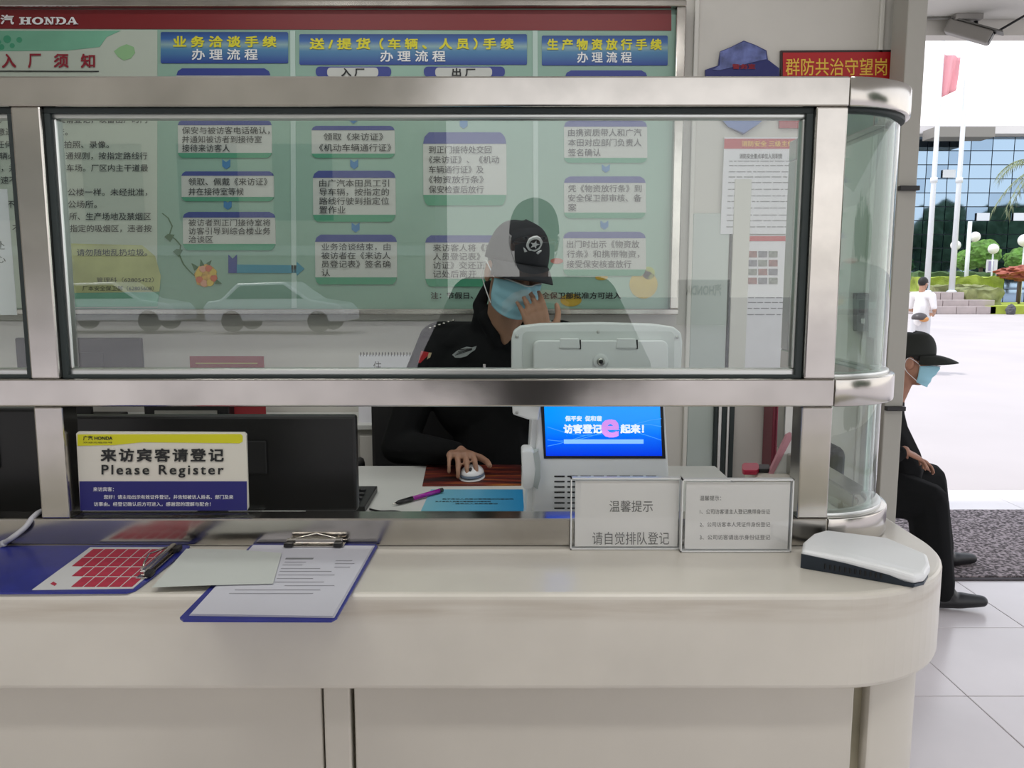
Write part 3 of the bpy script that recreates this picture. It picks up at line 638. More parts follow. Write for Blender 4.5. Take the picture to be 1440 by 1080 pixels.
# clipboards
CT = 1.0805
def flat(name, pts, z, th, m, parent=None, bev=0):
    return prism(name, [G(a, b, z) for a, b in pts], (0, 0, th), m, parent, bev)
bluep = mat('clipboard_blue', (.022, .03, .24), .35, var=.15, scale=20)
cb = empty('clipboard', G(100, 800, CT), 'blue clipboard lying flat with a red table sheet, at left of the counter', 'clipboard')
flat('board', [(-60, 836), (178, 835), (190, 832), (199, 826), (262, 777), (267, 770), (262, 768.5), (-60, 770)], CT, .003, bluep, cb)
sh1 = flat('paper_sheet', [(45, 830), (187, 828), (256, 770), (127, 770)], CT + .0032, .0008, mat('sheet_white', (.62, .62, .62), .7), cb)
redc = mat('table_red', (.42, .022, .055), .6, var=.15, scale=60)
A, B_, C_, D_ = [G(*p, CT + .0042) for p in ((63, 826), (186, 826), (246, 772), (131, 771.5))]
def bil(u, v): return (A * (1 - u) + B_ * u) * (1 - v) + (D_ * (1 - u) + C_ * u) * v
for j in range(4):
    for i in range(7):
        if j == 0 and i < 2: continue
        if j == 1 and i < 1: continue
        u0, u1, v0, v1 = i / 7 + .008, (i + 1) / 7 - .008, j / 4 + .012, (j + 1) / 4 - .012
        prism('red_cell', [bil(u0, v0), bil(u1, v0), bil(u1, v1), bil(u0, v1)], (0, 0, .0003), redc, sh1)
flat('red_mark', [(71, 821), (77, 824), (80, 821), (75, 818)], CT + .0042, .0003, redc, sh1)
def clip(o, p0, p1, z, wd=.012):
    p0, p1 = Vector(p0), Vector(p1); d = (p1 - p0).normalized(); n_ = Vector((0, 0, 1)).cross(d)
    Lc = (p1 - p0).length
    M = Matrix((( d.x, n_.x, 0, p0.x), (d.y, n_.y, 0, p0.y), (0, 0, 1, z), (0, 0, 0, 1)))
    box('clip_plate', 0, Lc, -wd, wd, 0, .002, steel, o, .0008, M)
    box('clip_jaw', Lc * .03, Lc * .97, -.004, .004, .004, .012, steel, o, .002, M)
    for a in (.02, .84): box('clip_pad', Lc * a, Lc * (a + .14), -wd * 1.5, -wd * .4, .001, .008, black, o, .001, M)
    bm = bmesh.new(); btube(bm, [M @ Vector(q) for q in ((Lc * .1, .004, .009), (Lc * .3, .012, .012), (Lc * .5, .016, .016), (Lc * .7, .012, .012), (Lc * .9, .004, .009))], .0018, 8)
    link('clip_wire', me_from(bm), steel, o, True)
clip(cb, G(199, 818, CT), G(247, 775, CT), CT + .0045, .009)
cb2 = empty('clipboard', G(380, 830, CT), 'blue clipboard with printed white forms, metal clip, hanging over the counter edge', 'clipboard')
flat('board', [(253, 871), (258, 875), (466, 875.5), (474, 871), (531, 770), (526, 765.5), (360, 765.5), (352, 770)], CT + .001, .003, bluep, cb2)
for k, ofs in enumerate((0, 1.2, 2.2)):
    s2 = flat('form_sheet', [(266 + ofs, 866 - ofs), (470 - ofs, 869 - ofs), (527 - ofs, 768), (356 + ofs, 767)], CT + .0045 + k * .0012, .0008, mat('form_white', (.60, .60, .66), .7, var=.02, scale=10), cb2)
def fl(x0, x1, y, th=.9, m=None, z=None):
    z = z or CT + .0082; sh = -.0
    return flat('print_line', [(x0, y + th), (x1, y + th), (x1 + th * .8, y), (x0 + th * .8, y)], z, .0002, m or mat('print_grey', (.22, .23, .24), .7), s2)
fl(401, 440, 784.5, 1.8)
for y, a, b in ((790, 400, 430), (794, 397, 425), (799, 395, 450), (803, 393, 466), (808, 391, 470), (813, 389, 440), (818, 386, 455), (823, 400, 470), (788, 472, 495), (792, 471, 498), (797, 470, 492), (829, 330, 450), (834, 322, 440)):
    fl(a, b, y, .8, mat('print_pale', (.36, .36, .40), .7))
clip(cb2, G(401, 773, CT), G(485, 773, CT), CT + .0085, .011)
ls = flat('loose_sheet', [(214, 826), (300, 823), (384, 821), (396, 778), (330, 773), (262, 772)], CT + .0096, .0006, mat('sheet_greenish', (.58, .61, .58), .6, var=.02, scale=10)); tag(ls, 'loose pale sheet of paper lying between the two blue clipboards', 'paper')
# white card reader box
cr = empty('card_reader', G(1215, 790, CT), 'white wedge-shaped card reader box with dark grey front on counter corner', 'card reader')
def wedge(name, pts, z0, hs, m, par, bev=0):
    bm = bmesh.new(); lo = [bm.verts.new(G(a, b, CT) + Vector((0, 0, z0))) for a, b in pts]; hi = [bm.verts.new(G(a, b, CT) + Vector((0, 0, h))) for (a, b), h in zip(pts, hs)]
    bm.faces.new(lo[::-1]); bm.faces.new(hi); n_ = len(pts)
    for k in range(n_): bm.faces.new((lo[k], lo[(k + 1) % n_], hi[(k + 1) % n_], hi[k]))
    bmesh.ops.recalc_face_normals(bm, faces=bm.faces)
    if bev: bmesh.ops.bevel(bm, geom=[e for e in bm.edges if e.calc_face_angle(0) > .35], offset=bev, segments=3, affect='EDGES', profile=.5)
    return link(name, me_from(bm), m, par)
ft = [(1126, 798), (1190, 809), (1250, 819.5), (1286, 826), (1300, 823), (1307, 812), (1303, 800), (1246, 780), (1160, 771), (1142, 776), (1128, 787)]
hh = [.030, .029, .025, .020, .020, .022, .026, .032, .035, .034, .032]
wedge('upper_shell', ft, .0045, hh, white, cr, .006)
fb = [(1126.5, 797.5), (1190, 808.5), (1250, 819), (1286, 825.5), (1299, 822.5), (1305, 812), (1302, 801), (1246, 781), (1161, 772), (1143, 777), (1129, 787)]
wedge('lower_shell', fb, .0, [.0045] * 11, mat('reader_dark', (.045, .06, .08), .45), cr)
fr_ = [G(1125.3, 798.2, CT), G(1190, 809.4, CT), G(1250, 820, CT), G(1284, 826.3, CT)]
bm = bmesh.new()
hsz = [.0245, .0205, .0135, .004]
lo = [bm.verts.new(p + Vector((0, -.0012, .0))) for p in fr_]; hi = [bm.verts.new(p + Vector((0, -.0012, h))) for p, h in zip(fr_, hsz)]
for k in range(3): bm.faces.new((lo[k], lo[k + 1], hi[k + 1], hi[k]))
bmesh.ops.solidify(bm, geom=bm.faces, thickness=.001); link('front_band', me_from(bm), MATS['reader_dark'], cr)
for k in range(12):
    t = .22 + k * .045; p = fr_[0].lerp(fr_[3], t); box('vent_slot', p.x, p.x + .0018, p.y - .0035, p.y - .001, p.z + .006, p.z + .014, blackm, cr)
# crumpled plastic
bm = bmesh.new(); bmesh.ops.create_icosphere(bm, subdivisions=4, radius=.02)
c0 = G(1110, 752, CT)
for v in bm.verts:
    n1 = noise.noise(v.co * 90) * .009 + noise.noise(v.co * 220) * .005; v.co = v.co * (1 + n1 * 40); v.co.x *= .6; v.co.z = abs(v.co.z + .012) * 1.1
    v.co += Vector((c0.x, c0.y + .002, CT))
pb = link('plastic_bag', me_from(bm), glass('thin_plastic', (.85, .86, .86), ior=1.6, rough=.15), None); tag(pb, 'crumpled clear plastic bag beside the right acrylic holder', 'plastic bag')
# cables at left
cbm = mat('cable_grey', (.50, .50, .53), .5)
p = [G(-20, 780, CT + .004), G(2, 766, CT + .006), W(16, 757, 1.36), W(35, 742, 1.37), W(46, 728, 1.385), W(58, 719, 1.41), W(75, 716, 1.46), W(80, 722, 1.5)]
def smoothp(p, n=8):
    o = []
    for i in range(len(p) - 1):
        p0, p1, p2, p3 = p[max(0, i - 1)], p[i], p[i + 1], p[min(len(p) - 1, i + 2)]
        for k in range(n):
            t = k / n; o.append(.5 * ((2 * p1) + (-p0 + p2) * t + (2 * p0 - 5 * p1 + 4 * p2 - p3) * t * t + (-p0 + 3 * p1 - 3 * p2 + p3) * t ** 3))
    return o + [p[-1]]
gc = empty('power_cable', p[1], 'thick grey cable running over the steel sill at far left', 'cable')
tube('cable', smoothp(p), .0048, cbm, gc)
bm = bmesh.new()
for k in range(6): btube(bm, [p[1].lerp(p[2], k / 9 - .3) + Vector((0, 0, 0)), p[1].lerp(p[2], k / 9 - .27)], .0062, 10)
link('strain_relief', me_from(bm), cbm, gc)
for nm, pts, cm, lab in (('data_cable', [(-20, 718), (10, 709), (28, 703), (52, 697), (75, 694)], (.62, .60, .22), 'pale yellow data cable on the desk behind the sill'),
                    ('data_cable', [(-20, 724), (12, 712), (30, 705), (58, 699), (80, 697)], (.65, .66, .6), 'off-white data cable just below the yellow one')):
    q = [G(a, b, 1.03) for a, b in pts]; o = tube(nm, smoothp(q), .0035, mat(lab, cm, .5)); tag(o, lab, 'cable')

# ================================================================ THINGS ON THE INNER DESK
DZ = 1.0205
def dflat(name, pts, th, m, parent=None, z=DZ): return prism(name, [G(a, b, z) for a, b in pts], (0, 0, th), m, parent)
mp = dflat('mouse_pad', [(594, 684), (733, 683), (733, 655), (600, 655)], .003, None); 
mpm = mat('pad_picture', (.16, .035, .02), .5)
nt = mpm.node_tree; tcn = nt.nodes.new('ShaderNodeTexCoord'); nz = nt.nodes.new('ShaderNodeTexNoise'); mpn = nt.nodes.new('ShaderNodeMapping'); mpn.inputs['Scale'].default_value = (3, 22, 1)
nz.inputs['Scale'].default_value = 1.6; nz.inputs['Detail'].default_value = 3
rr_ = nt.nodes.new('ShaderNodeValToRGB'); rr_.color_ramp.elements[0].position = .38; rr_.color_ramp.elements[0].color = (.02, .008, .008, 1); rr_.color_ramp.elements[1].position = .72; rr_.color_ramp.elements[1].color = (.42, .14, .02, 1); e_ = rr_.color_ramp.elements.new(.53); e_.color = (.15, .018, .012, 1)
nt.links.new(tcn.outputs['Object'], mpn.inputs[0]); nt.links.new(mpn.outputs[0], nz.inputs[0]); nt.links.new(nz.outputs[0], rr_.inputs[0]); nt.links.new(rr_.outputs[0], nt.nodes['Principled BSDF'].inputs['Base Color'])
mp.data.materials.append(mpm); tag(mp, 'dark mouse pad with orange sunset picture under the guard hand', 'mouse pad')
def shell(name, c, r, m, parent, M=None, cut=None):
    bm = bmesh.new(); bmesh.ops.create_icosphere(bm, subdivisions=4, radius=1)
    for v in bm.verts:
        v.co = Vector((v.co.x * r[0], v.co.y * r[1], v.co.z * r[2]))
        if cut is not None and v.co.z < cut: v.co.z = cut
    bmesh.ops.transform(bm, matrix=Matrix.Translation(Vector(c)) @ (M or Matrix.Identity(4)), verts=bm.verts)
    return link(name, me_from(bm), m, parent, True)
mc = G(664, 668, DZ + .01); MZr = Matrix.Rotation(R(-8), 4, 'Z')
ms = empty('computer_mouse', (mc.x, mc.y, DZ + .003), 'white and grey computer mouse on the dark mouse pad', 'mouse')
shell('base', (mc.x, mc.y, DZ + .0045), (.034, .055, .008), mat('mouse_white', (.8, .8, .82), .3), ms, MZr, -.001)
shell('side_band', (mc.x, mc.y, DZ + .0125), (.033, .054, .009), mat('mouse_grey', (.10, .14, .20), .3), ms, MZr)
shell('top_shell', (mc.x, mc.y + .002, DZ + .0155), (.031, .050, .022), MATS['mouse_white'], ms, MZr, 0)
shell('scroll_wheel', (mc.x - .003, mc.y - .030, DZ + .032), (.004, .009, .006), black, ms, MZr)
pp_ = dflat('blue_leaflet', [(592, 719), (737, 719), (735, 689), (606, 689)], .0015, ramp_mat('leaflet', [(0, (.20, .48, .58)), (.5, (.10, .40, .62)), (1, (.02, .26, .55))], 'X')); tag(pp_, 'light blue printed leaflet lying before the mouse pad', 'leaflet')
O = G(610, 716, DZ + .002)
for k, (a, b, y) in enumerate(((622, 722, 701), (612, 690, 704.5), (640, 700, 707.5))):
    q = [G(a, y + 1.6, DZ + .0018), G(b, y + 1.6, DZ + .0018), G(a, y, DZ + .0018)]
    text('关于来访人员登记管理提示内容说明' if k < 2 else '请来访人员配合登记', q[0], q[1] - q[0], q[2] - q[0], ink, pp_, .02)
pn = empty('ballpoint_pen', G(590, 699, DZ), 'purple and black ballpoint pen on the desk', 'pen')
a_, b_ = G(552, 709, DZ + .006), G(622, 689, DZ + .009)
tube('barrel', [a_.lerp(b_, .38), a_.lerp(b_, .97)], .0055, mat('pen_purple', (.32, .01, .30), .25), pn, 12)
tube('grip', [a_.lerp(b_, .07), a_.lerp(b_, .12), a_.lerp(b_, .38)], [.003, .0055, .006], black, pn, 12)
tube('tip', [a_, a_.lerp(b_, .07)], [.0008, .003], steel, pn, 10); tube('cap', [a_.lerp(b_, .93), b_], .0058, black, pn, 12)
kb_ = empty('keyboard', G(515, 705, DZ), 'black keyboard end sticking out beside the large monitor', 'keyboard')
q = [G(430, 722, DZ), G(513, 722, DZ), G(531, 692, DZ), G(430, 692, DZ)]
prism('case', q, (0, 0, .016), black, kb_, .002)
for i in range(4):
    for j in range(4):
        u, v = .80 - i * .085, .12 + j * .2
        c_ = q[0].lerp(q[1], u).lerp(q[3].lerp(q[2], u), v); box('key', c_.x, c_.x + .013, c_.y, c_.y + .013, DZ + .016, DZ + .021, mat('key_cap', (.03, .03, .032), .5), kb_, .0015)
lc = tube('lead_wire', smoothp([G(520, 716, DZ + .003), G(535, 719, DZ + .003), G(556, 719, DZ + .003), G(570, 722, DZ + .003)]), .0025, black); tag(lc, 'thin black wire by the keyboard', 'wire')
kc = empty('red_penknife', G(1060, 662, 1.081), 'small red and black folding tool on desk near the right post', 'tool')
a_, b_ = G(1044, 662, 1.081 + .008), G(1082, 660, 1.081 + .008)
prism('handle', [G(x, y, 1.081) for x, y in rrect(1043, 657, 1067, 668, 4)], (0, 0, .012), mat('tool_red', (.42, .01, .05), .3), kc, .002)
prism('black_end', [G(x, y, 1.081) for x, y in rrect(1066, 658, 1082, 665, 2)], (0, 0, .010), black, kc, .002)
pj = empty('photo_stand', G(1098, 668, 1.081), 'white leaning plate with pink edge beside the right steel post', 'stand')
Yp = 1.93
prism('plate', [W(x, y, Yp) for x, y in [(1082, 672), (1113, 610), (1113, 672)]], (0, .008, 0), MATS['card_white'], pj)
prism('pink_edge', [W(x, y, Yp - .004) for x, y in [(1079, 672), (1107, 612), (1113, 609), (1113, 618), (1085, 672)]], (0, .014, 0), mat('pink_edge', (.55, .25, .30), .4), pj)

# paper notice taped to left pane
nt_ = empty('taped_notice', W(5, 445, 1.40), 'white paper notice taped inside the left window pane', 'notice')
prism('paper', [W(a, b, 1.418) for a, b in [(-130, 262), (10, 266), (24, 443), (-130, 443)]], (0, .0006, 0), whitep, nt_)
ptext('登记处', -50, 7, 339, 351, 1.4175, mat('ink_grey', (.13, .13, .13), .7), nt_); ptext('访客中心', -60, 8, 359, 370, 1.4175, MATS['ink_grey'], nt_)

# ================================================================ OFFICE CHAIRS
def office_chair(cx, cy, zf, face, bw, ztop, label, x0=None):
    o = empty('office_chair', (cx, cy, zf), label, 'chair')
    M = Matrix.Translation((cx, cy, zf)) @ Matrix.Rotation(face, 4, 'Z')
    box('seat', -bw / 2, bw / 2, -.24, .22, .44, .52, blackm, o, .03, M, 3)
    box('backrest', -bw / 2, bw / 2, .20, .26, .50, ztop - zf, blackm, o, .028, M, 3)
    bm = bmesh.new(); btube(bm, [M @ Vector((0, 0, .08)), M @ Vector((0, 0, .44))], .025, 12); link('column', me_from(bm), steel_d, o, True)
    for k in range(5):
        a = k * 2 * math.pi / 5
        l = tube('base_leg', [M @ Vector((0, 0, .09)), M @ Vector((.26 * math.cos(a), .26 * math.sin(a), .07))], [.022, .014], black, o)
        shell('caster', M @ Vector((.26 * math.cos(a), .26 * math.sin(a), .03)), (.025, .018, .03), black, l)
    for s in (-1, 1):
        tube('armrest', [M @ Vector((s * (bw / 2 + .02), .18, .52)), M @ Vector((s * (bw / 2 + .03), .16, .70)), M @ Vector((s * (bw / 2 + .03), -.12, .70))], .017, black, o)
    return o
office_chair(-.185, 2.38, .27, 0, .56, 1.20, 'black office chair the booth guard sits on')
office_chair(.80, 2.62, 0, R(-90), .30, 1.03, 'dark office chair outside the side window, seen through curved glass')

# ================================================================ PEOPLE
def bcap(bm, p0, r0, p1, r1):
    t = bmesh.new()
    for p_, r_ in ((p0, r0), (p1, r1)):
        bmesh.ops.create_icosphere(t, subdivisions=2, radius=r_, matrix=Matrix.Translation(Vector(p_)))
    h = bmesh.ops.convex_hull(t, input=t.verts)
    bmesh.ops.delete(t, geom=[g for g in h['geom_interior'] if isinstance(g, bmesh.types.BMVert)], context='VERTS')
    me = bpy.data.meshes.new('t'); t.to_mesh(me); t.free(); bm.from_mesh(me); bpy.data.meshes.remove(me)
def bell(bm, c, r, M=None):
    Mx = (M or Matrix.Identity(4)) @ Matrix.Translation(Vector(c)) @ Matrix.Diagonal((*r, 1))
    bmesh.ops.create_icosphere(bm, subdivisions=3, radius=1, matrix=Mx)
def chain(bm, pts):
    for (a, ra), (b, rb) in zip(pts, pts[1:]): bcap(bm, a, ra, b, rb)
def fuse(name, bm, m, parent, voxel=.006, sm=4):
    me = me_from(bm); o = bpy.data.objects.new('f', me); COL.objects.link(o)
    md = o.modifiers.new('r', 'REMESH'); md.mode = 'VOXEL'; md.voxel_size = voxel; md.use_smooth_shade = True
    if sm: ms_ = o.modifiers.new('s', 'SMOOTH'); ms_.iterations = sm; ms_.factor = .5
    dg = bpy.context.evaluated_depsgraph_get(); me2 = bpy.data.meshes.new_from_object(o.evaluated_get(dg))
    bpy.data.objects.remove(o); me2.materials.clear()
    return link(name, me2, m, parent, True)
def headM(c, fwd, roll=0):
    f = Vector(fwd).normalized(); r = f.cross(Vector((0, 0, 1))).normalized(); u = r.cross(f)
    M = Matrix(((r.x, f.x, u.x, c[0]), (r.y, f.y, u.y, c[1]), (r.z, f.z, u.z, c[2]), (0, 0, 0, 1)))
    return M @ Matrix.Rotation(roll, 4, 'Y')
def add_head(bm, M):
    bell(bm, (0, -.012, .035), (.074, .094, .084), M); bell(bm, (0, .02, -.03), (.063, .072, .082), M)
    bell(bm, (0, .036, -.085), (.040, .044, .034), M); bell(bm, (0, .088, -.045), (.022, .012, .022), M)
    bcap(bm, M @ Vector((0, .086, .005)), .009, M @ Vector((0, .106, -.026)), .013)
    for s in (-1, 1):
        bell(bm, (s * .076, -.004, -.016), (.010, .020, .032), M); bell(bm, (s * .03, .078, .022), (.024, .012, .010), M)
        bell(bm, (s * .038, .055, -.025), (.02, .018, .02), M)
def face_bits(M, body):
    for s in (-1, 1):
        shell('eye', (0, 0, 0), (.011, .006, .006), mat('eye_white', (.6, .58, .55), .3), body, M @ Matrix.Translation((s * .031, .084, .004)))
        shell('iris', (0, 0, 0), (.005, .004, .005), blackm, body, M @ Matrix.Translation((s * .031, .0885, .003)))
        tube('eyebrow', [M @ Vector((s * .014, .092, .020)), M @ Vector((s * .032, .091, .026)), M @ Vector((s * .050, .078, .022))], .0032, hair_m, body, 6)
    tube('mouth', [M @ Vector((-.022, .088, -.060)), M @ Vector((0, .101, -.060)), M @ Vector((.022, .088, -.060))], .004, mat('lips', (.35, .12, .10), .5), body, 6)
def hairshell(M, parent, low=-.07):
    bm = bmesh.new(); bmesh.ops.create_icosphere(bm, subdivisions=5, radius=1)
    kill = []
    for v in bm.verts:
        v.co = Vector((v.co.x * .079, v.co.y * .100 - .014, v.co.z * .090 + .035))
        y, z = v.co.y, v.co.z
        if (y > .045 and z < .055) or (z < -.035 and y > -.03) or (y > -.03 and z < .0 and abs(v.co.x) > .03) or z < low: kill.append(v)
    bmesh.ops.delete(bm, geom=kill, context='VERTS'); bmesh.ops.transform(bm, matrix=M, verts=bm.verts)
    bmesh.ops.solidify(bm, geom=bm.faces, thickness=.004)
    return link('hair', me_from(bm), hair_m, parent, True)
def cap_on(M, parent, m, brim_len=.075):
    n, k_ = 40, 14; bm = bmesh.new(); rings = []
    for j in range(k_ + 1):
        ph = j / k_ * math.pi / 2; row = []
        for i in range(n):
            a = 2 * math.pi * i / n; fx, fy = math.sin(a), math.cos(a)
            st = 1 - max(0, fy) * .0
            rr = math.cos(ph) ** .62; hz = math.sin(ph)
            z = .020 + .016 * fy * (1 - hz) + hz * (.112 + .010 * max(0, fy)); row.append(bm.verts.new(M @ Vector((fx * .087 * rr, -.010 + fy * .108 * rr, z))))
        rings.append(row)
    for j in range(k_):
        for i in range(n): bm.faces.new((rings[j][i], rings[j][(i + 1) % n], rings[j + 1][(i + 1) % n], rings[j + 1][i])) if j < k_ - 1 or True else None
    bmesh.ops.remove_doubles(bm, verts=bm.verts, dist=.0005); bmesh.ops.recalc_face_normals(bm, faces=bm.faces)
    c = link('cap', me_from(bm), m, parent, True)
    sd_ = c.modifiers.new('s', 'SOLIDIFY'); sd_.thickness = .003
    bm = bmesh.new(); rows = []
    for j in range(9):
        t = j / 8; row = []
        for i in range(21):
            u = (i / 20 - .5) * 2; a = u * 1.15
            rx_ = .087 + t * .004; base = Vector((math.sin(a) * .087, -.010 + math.cos(a) * .108, .020 + .016 * math.cos(a)))
            out = Vector((math.sin(u * .55) * .25, 1, 0)).normalized() * brim_len * t * math.sqrt(max(0, 1 - (abs(u)) ** 2.6))
            row.append(bm.verts.new(M @ (base + out + Vector((0, 0, -.020 * u * u * t - .022 * t * t)))))
        rows.append(row)
    for j in range(8):
        for i in range(20):
            bm.faces.new((rows[j][i], rows[j][i + 1], rows[j + 1][i + 1], rows[j + 1][i]))
    b = link('cap_brim', me_from(bm), m, c, True); s_ = b.modifiers.new('s', 'SOLIDIFY'); s_.thickness = .004; s_.offset = 0
    bn = shell('cap_button', (0, 0, 0), (.008, .008, .004), m, c, M @ Matrix.Translation((0, -.010, .133)))
    return c
def mask_on(M, parent, mask_m=mask_m):
    bm = bmesh.new(); rows = []; nz, na = 22, 28
    for j in range(nz + 1):
        t = j / nz; z = -.012 - t * .108; row = []
        for i in range(na + 1):
            u = (i / na - .5) * 2; a = u * 1.25
            nose = .026 * math.exp(-((u / .28) ** 2)) * math.exp(-((t - .15) / .3) ** 2)
            belly = 1 - .34 * max(0, t - .6)
            pl = .0022 * math.sin(t * 3 * 2 * math.pi) * (1 - abs(u) ** 3)
            zz = z + .030 * abs(u) ** 2 * (t - .35)
            row.append(bm.verts.new(M @ Vector((math.sin(a) * (.074 + pl) * belly, .014 + math.cos(a) * (.083 + pl) * belly + nose, zz))))
        rows.append(row)
    for j in range(nz):
        for i in range(na): bm.faces.new((rows[j][i], rows[j][i + 1], rows[j + 1][i + 1], rows[j + 1][i]))
    k = link('face_mask', me_from(bm), mask_m, parent, True); s_ = k.modifiers.new('s', 'SOLIDIFY'); s_.thickness = .0015
    wm = mat('mask_white', (.75, .76, .78), .8)
    for s in (-1, 1):
        a = 1.25 * s
        e = [Vector((math.sin(a) * .075, .014 + math.cos(a) * .085, -.020)), Vector((s * .0805, .022, -.004)), Vector((s * .088, -.012, .010)), Vector((s * .089, -.024, -.015)), Vector((s * .080, -.014, -.052)), Vector((math.sin(a) * .068, .014 + math.cos(a) * .075, -.094))]
        tube('ear_loop', [M @ q for q in smoothp(e, 5)], .0016, wm, k, 6)
    tube('nose_strip', [M @ Vector((math.sin(u) * .0755, .016 + math.cos(u) * .085 + .022 * math.exp(-((u / .3) ** 2)), -.014 + .004 * abs(u))) for u in [x * .1 for x in range(-12, 13)]], .0018, wm, k, 6)
    return k
def hand(bm, wrist, d, palmn, L=.18, curl=.3, spread=1.0, side=1, thumb_curl=.3):
    """d: direction from wrist to fingers, palmn: the way the palm faces; side: +1 thumb on d x palmn side"""
    d = Vector(d).normalized(); n = Vector(palmn); n = (n - d * n.dot(d)).normalized(); s = d.cross(n).normalized() * side
    w0 = Vector(wrist); pl = L * .5
    for k, x in enumerate((-.030, -.010, .010, .030)):
        bcap(bm, w0 + s * x * .65 * (L / .18), .013 * L / .18, w0 + d * pl * (1 - .05 * abs(x + .0) / .03) + s * x * (L / .18), .0115 * L / .18)
    ends = []
    for k, (x, ln_) in enumerate(((.032, .072), (.011, .082), (-.010, .076), (-.031, .060))):
        q = w0 + d * pl * .93 + s * x * (L / .18); dd = (d + s * x * 3 * spread).normalized(); a = 0
        rr = .0088 * (1 if k < 3 else .88)
        for j, fr__ in enumerate((.45, .30, .25)):
            a += curl * (1.0, 1.2, .9)[j]
            v = dd * math.cos(a) + n * math.sin(a); q2 = q + v * ln_ * fr__ * (L / .18)
            bcap(bm, q, rr, q2, rr * .9); q = q2; rr *= .9
        ends.append(q)
    q = w0 + d * pl * .25 + s * .026; a = .9
    for j, l_ in enumerate((.042, .030, .024)):
        v = (d * math.cos(a) + s * math.sin(a) + n * (.25 + thumb_curl * j)).normalized(); q2 = q + v * l_ * (L / .18); bcap(bm, q, .0115 - j * .0012, q2, .0105 - j * .0012); q = q2; a -= .35
    return ends

# ---- guard inside the booth
def P(px, py, Y): return W(px, py, Y)
gp = empty('person', (-.06, 2.42, .27), 'guard in black uniform, black cap and blue mask sitting behind the glass, hand on mouse', 'person', kind='thing')
hM = headM(P(725, 379, 2.26), (.29, -.91, -.27), R(-8))
neck0 = P(708, 468, 2.38); chest = P(697, 520, 2.42); belly_ = P(695, 650, 2.42); hips = Vector((-.05, 2.44, .86))
shR, shL = P(612, 480, 2.41), P(790, 478, 2.41)
elR, wrR = P(560, 628, 2.36), P(645, 638, 2.21)
elL, wrL = P(806, 575, 2.22), P(764, 482, 2.145)
bm = bmesh.new(); add_head(bm, hM)
chain(bm, [(hM @ Vector((0, -.02, -.05)), .058), (neck0, .056), (chest, .11)])
chain(bm, [(chest, .11), (belly_, .12), (hips, .12)])
chain(bm, [(P(716, 448, 2.31), .030), (P(712, 480, 2.318), .012)])
for a, b, c_ in ((shR, elR, wrR), (shL, elL, wrL)): chain(bm, [(chest, .07), (a, .05), (b, .036), (c_, .026)])
for s in (-1, 1): chain(bm, [(hips, .10), (hips + Vector((s * .12, -.36, -.10)), .06), (hips + Vector((s * .13, -.34, -.50)), .04), (hips + Vector((s * .13, -.42, -.54)), .03)])
hand(bm, wrR, (.14, -.95, .16), (0, -.1, -1), .18, .50, 1.3, 1, .1)
hand(bm, wrL, (-.30, -.03, 1), (-.2, 1, 0), .165, .28, .9, -1, .2)
gb = fuse('body', bm, skin, gp, .0045, 3)
face_bits(hM, gb); hairshell(hM, gp, -.075)
bm = bmesh.new()
chain(bm, [(P(697, 505, 2.42), .115), (belly_, .135), (hips, .135)])
bell(bm, P(697, 545, 2.41), (.205, .118, .20))
chain(bm, [(P(700, 484, 2.42), .07), (shR + Vector((.01, 0, 0)), .062), (shR.lerp(elR, .5), .060), (elR, .054), (elR.lerp(wrR, .5), .046), (elR.lerp(wrR, .93), .036)])
chain(bm, [(P(705, 484, 2.42), .07), (shL, .062), (elL, .052), (elL.lerp(wrL, .78), .036)])
chain(bm, [(P(687, 398, 2.38), .013), (P(674, 430, 2.37), .022), (P(682, 448, 2.335), .02), (P(698, 474, 2.318), .014)])
for q0, q1 in ((P(676, 440, 2.36), P(700, 484, 2.315)), (P(745, 446, 2.36), P(716, 486, 2.315))):
    chain(bm, [(P(690, 440, 2.43), .03), (q0, .020), (q0.lerp(q1, .5), .020), (q1, .013)])
    chain(bm, [(q0, .022), (q0 + Vector((0, .03, -.05)), .035)])
gu = fuse('uniform_shirt', bm, cloth_b, gp, .006, 5)
bm = bmesh.new()
for s in (-1, 1): chain(bm, [(hips, .135), (hips + Vector((s * .12, -.36, -.09)), .08), (hips + Vector((s * .13, -.34, -.48)), .055)])
fuse('trousers', bm, cloth_b, gp, .009, 3)
for s in (-1, 1):
    bm = bmesh.new(); chain(bm, [(hips + Vector((s * .13, -.33, -.535)), .045), (hips + Vector((s * .13, -.50, -.55)), .032)]); fuse('shoe', bm, black, gp, .007, 2)
gc_ = cap_on(hM, gp, mat('cap_black', (.012, .013, .018), .8, bump=.3, bscale=500)); mask_on(hM, gp)
# cap badge
def badge_pts(sc, M):
    pass
def plate_on(name, M, pts, th, m, par): return prism(name, [M @ Vector((x, 0, z)) for x, z in pts], (M.to_3x3() @ Vector((0, -th, 0))), m, par)
bmx = hM @ Matrix.Translation((0, .1005, .096)) @ Matrix.Rotation(R(-22), 4, 'X')
bw_ = mat('badge_white', (.75, .76, .78), .5)
bd_ = plate_on('cap_badge', bmx, [(.022 * math.cos(t * .524) * (1 if t % 2 else .93), .024 * math.sin(t * .524)) for t in range(12)], .006, bw_, gc_)
bmx2 = bmx @ Matrix.Translation((0, .0012, 0))
plate_on('badge_ring', bmx2, [(.0155 * math.cos(t * .4), .0165 * math.sin(t * .4)) for t in range(16)][::-1], .003, MATS['cap_black'], gc_)
plate_on('badge_star', bmx @ Matrix.Translation((0, .0022, 0)), [((.0135 if t % 2 == 0 else .0055) * math.sin(t * math.pi / 5), (.0135 if t % 2 == 0 else .0055) * math.cos(t * math.pi / 5)) for t in range(10)], .003, bw_, gc_)
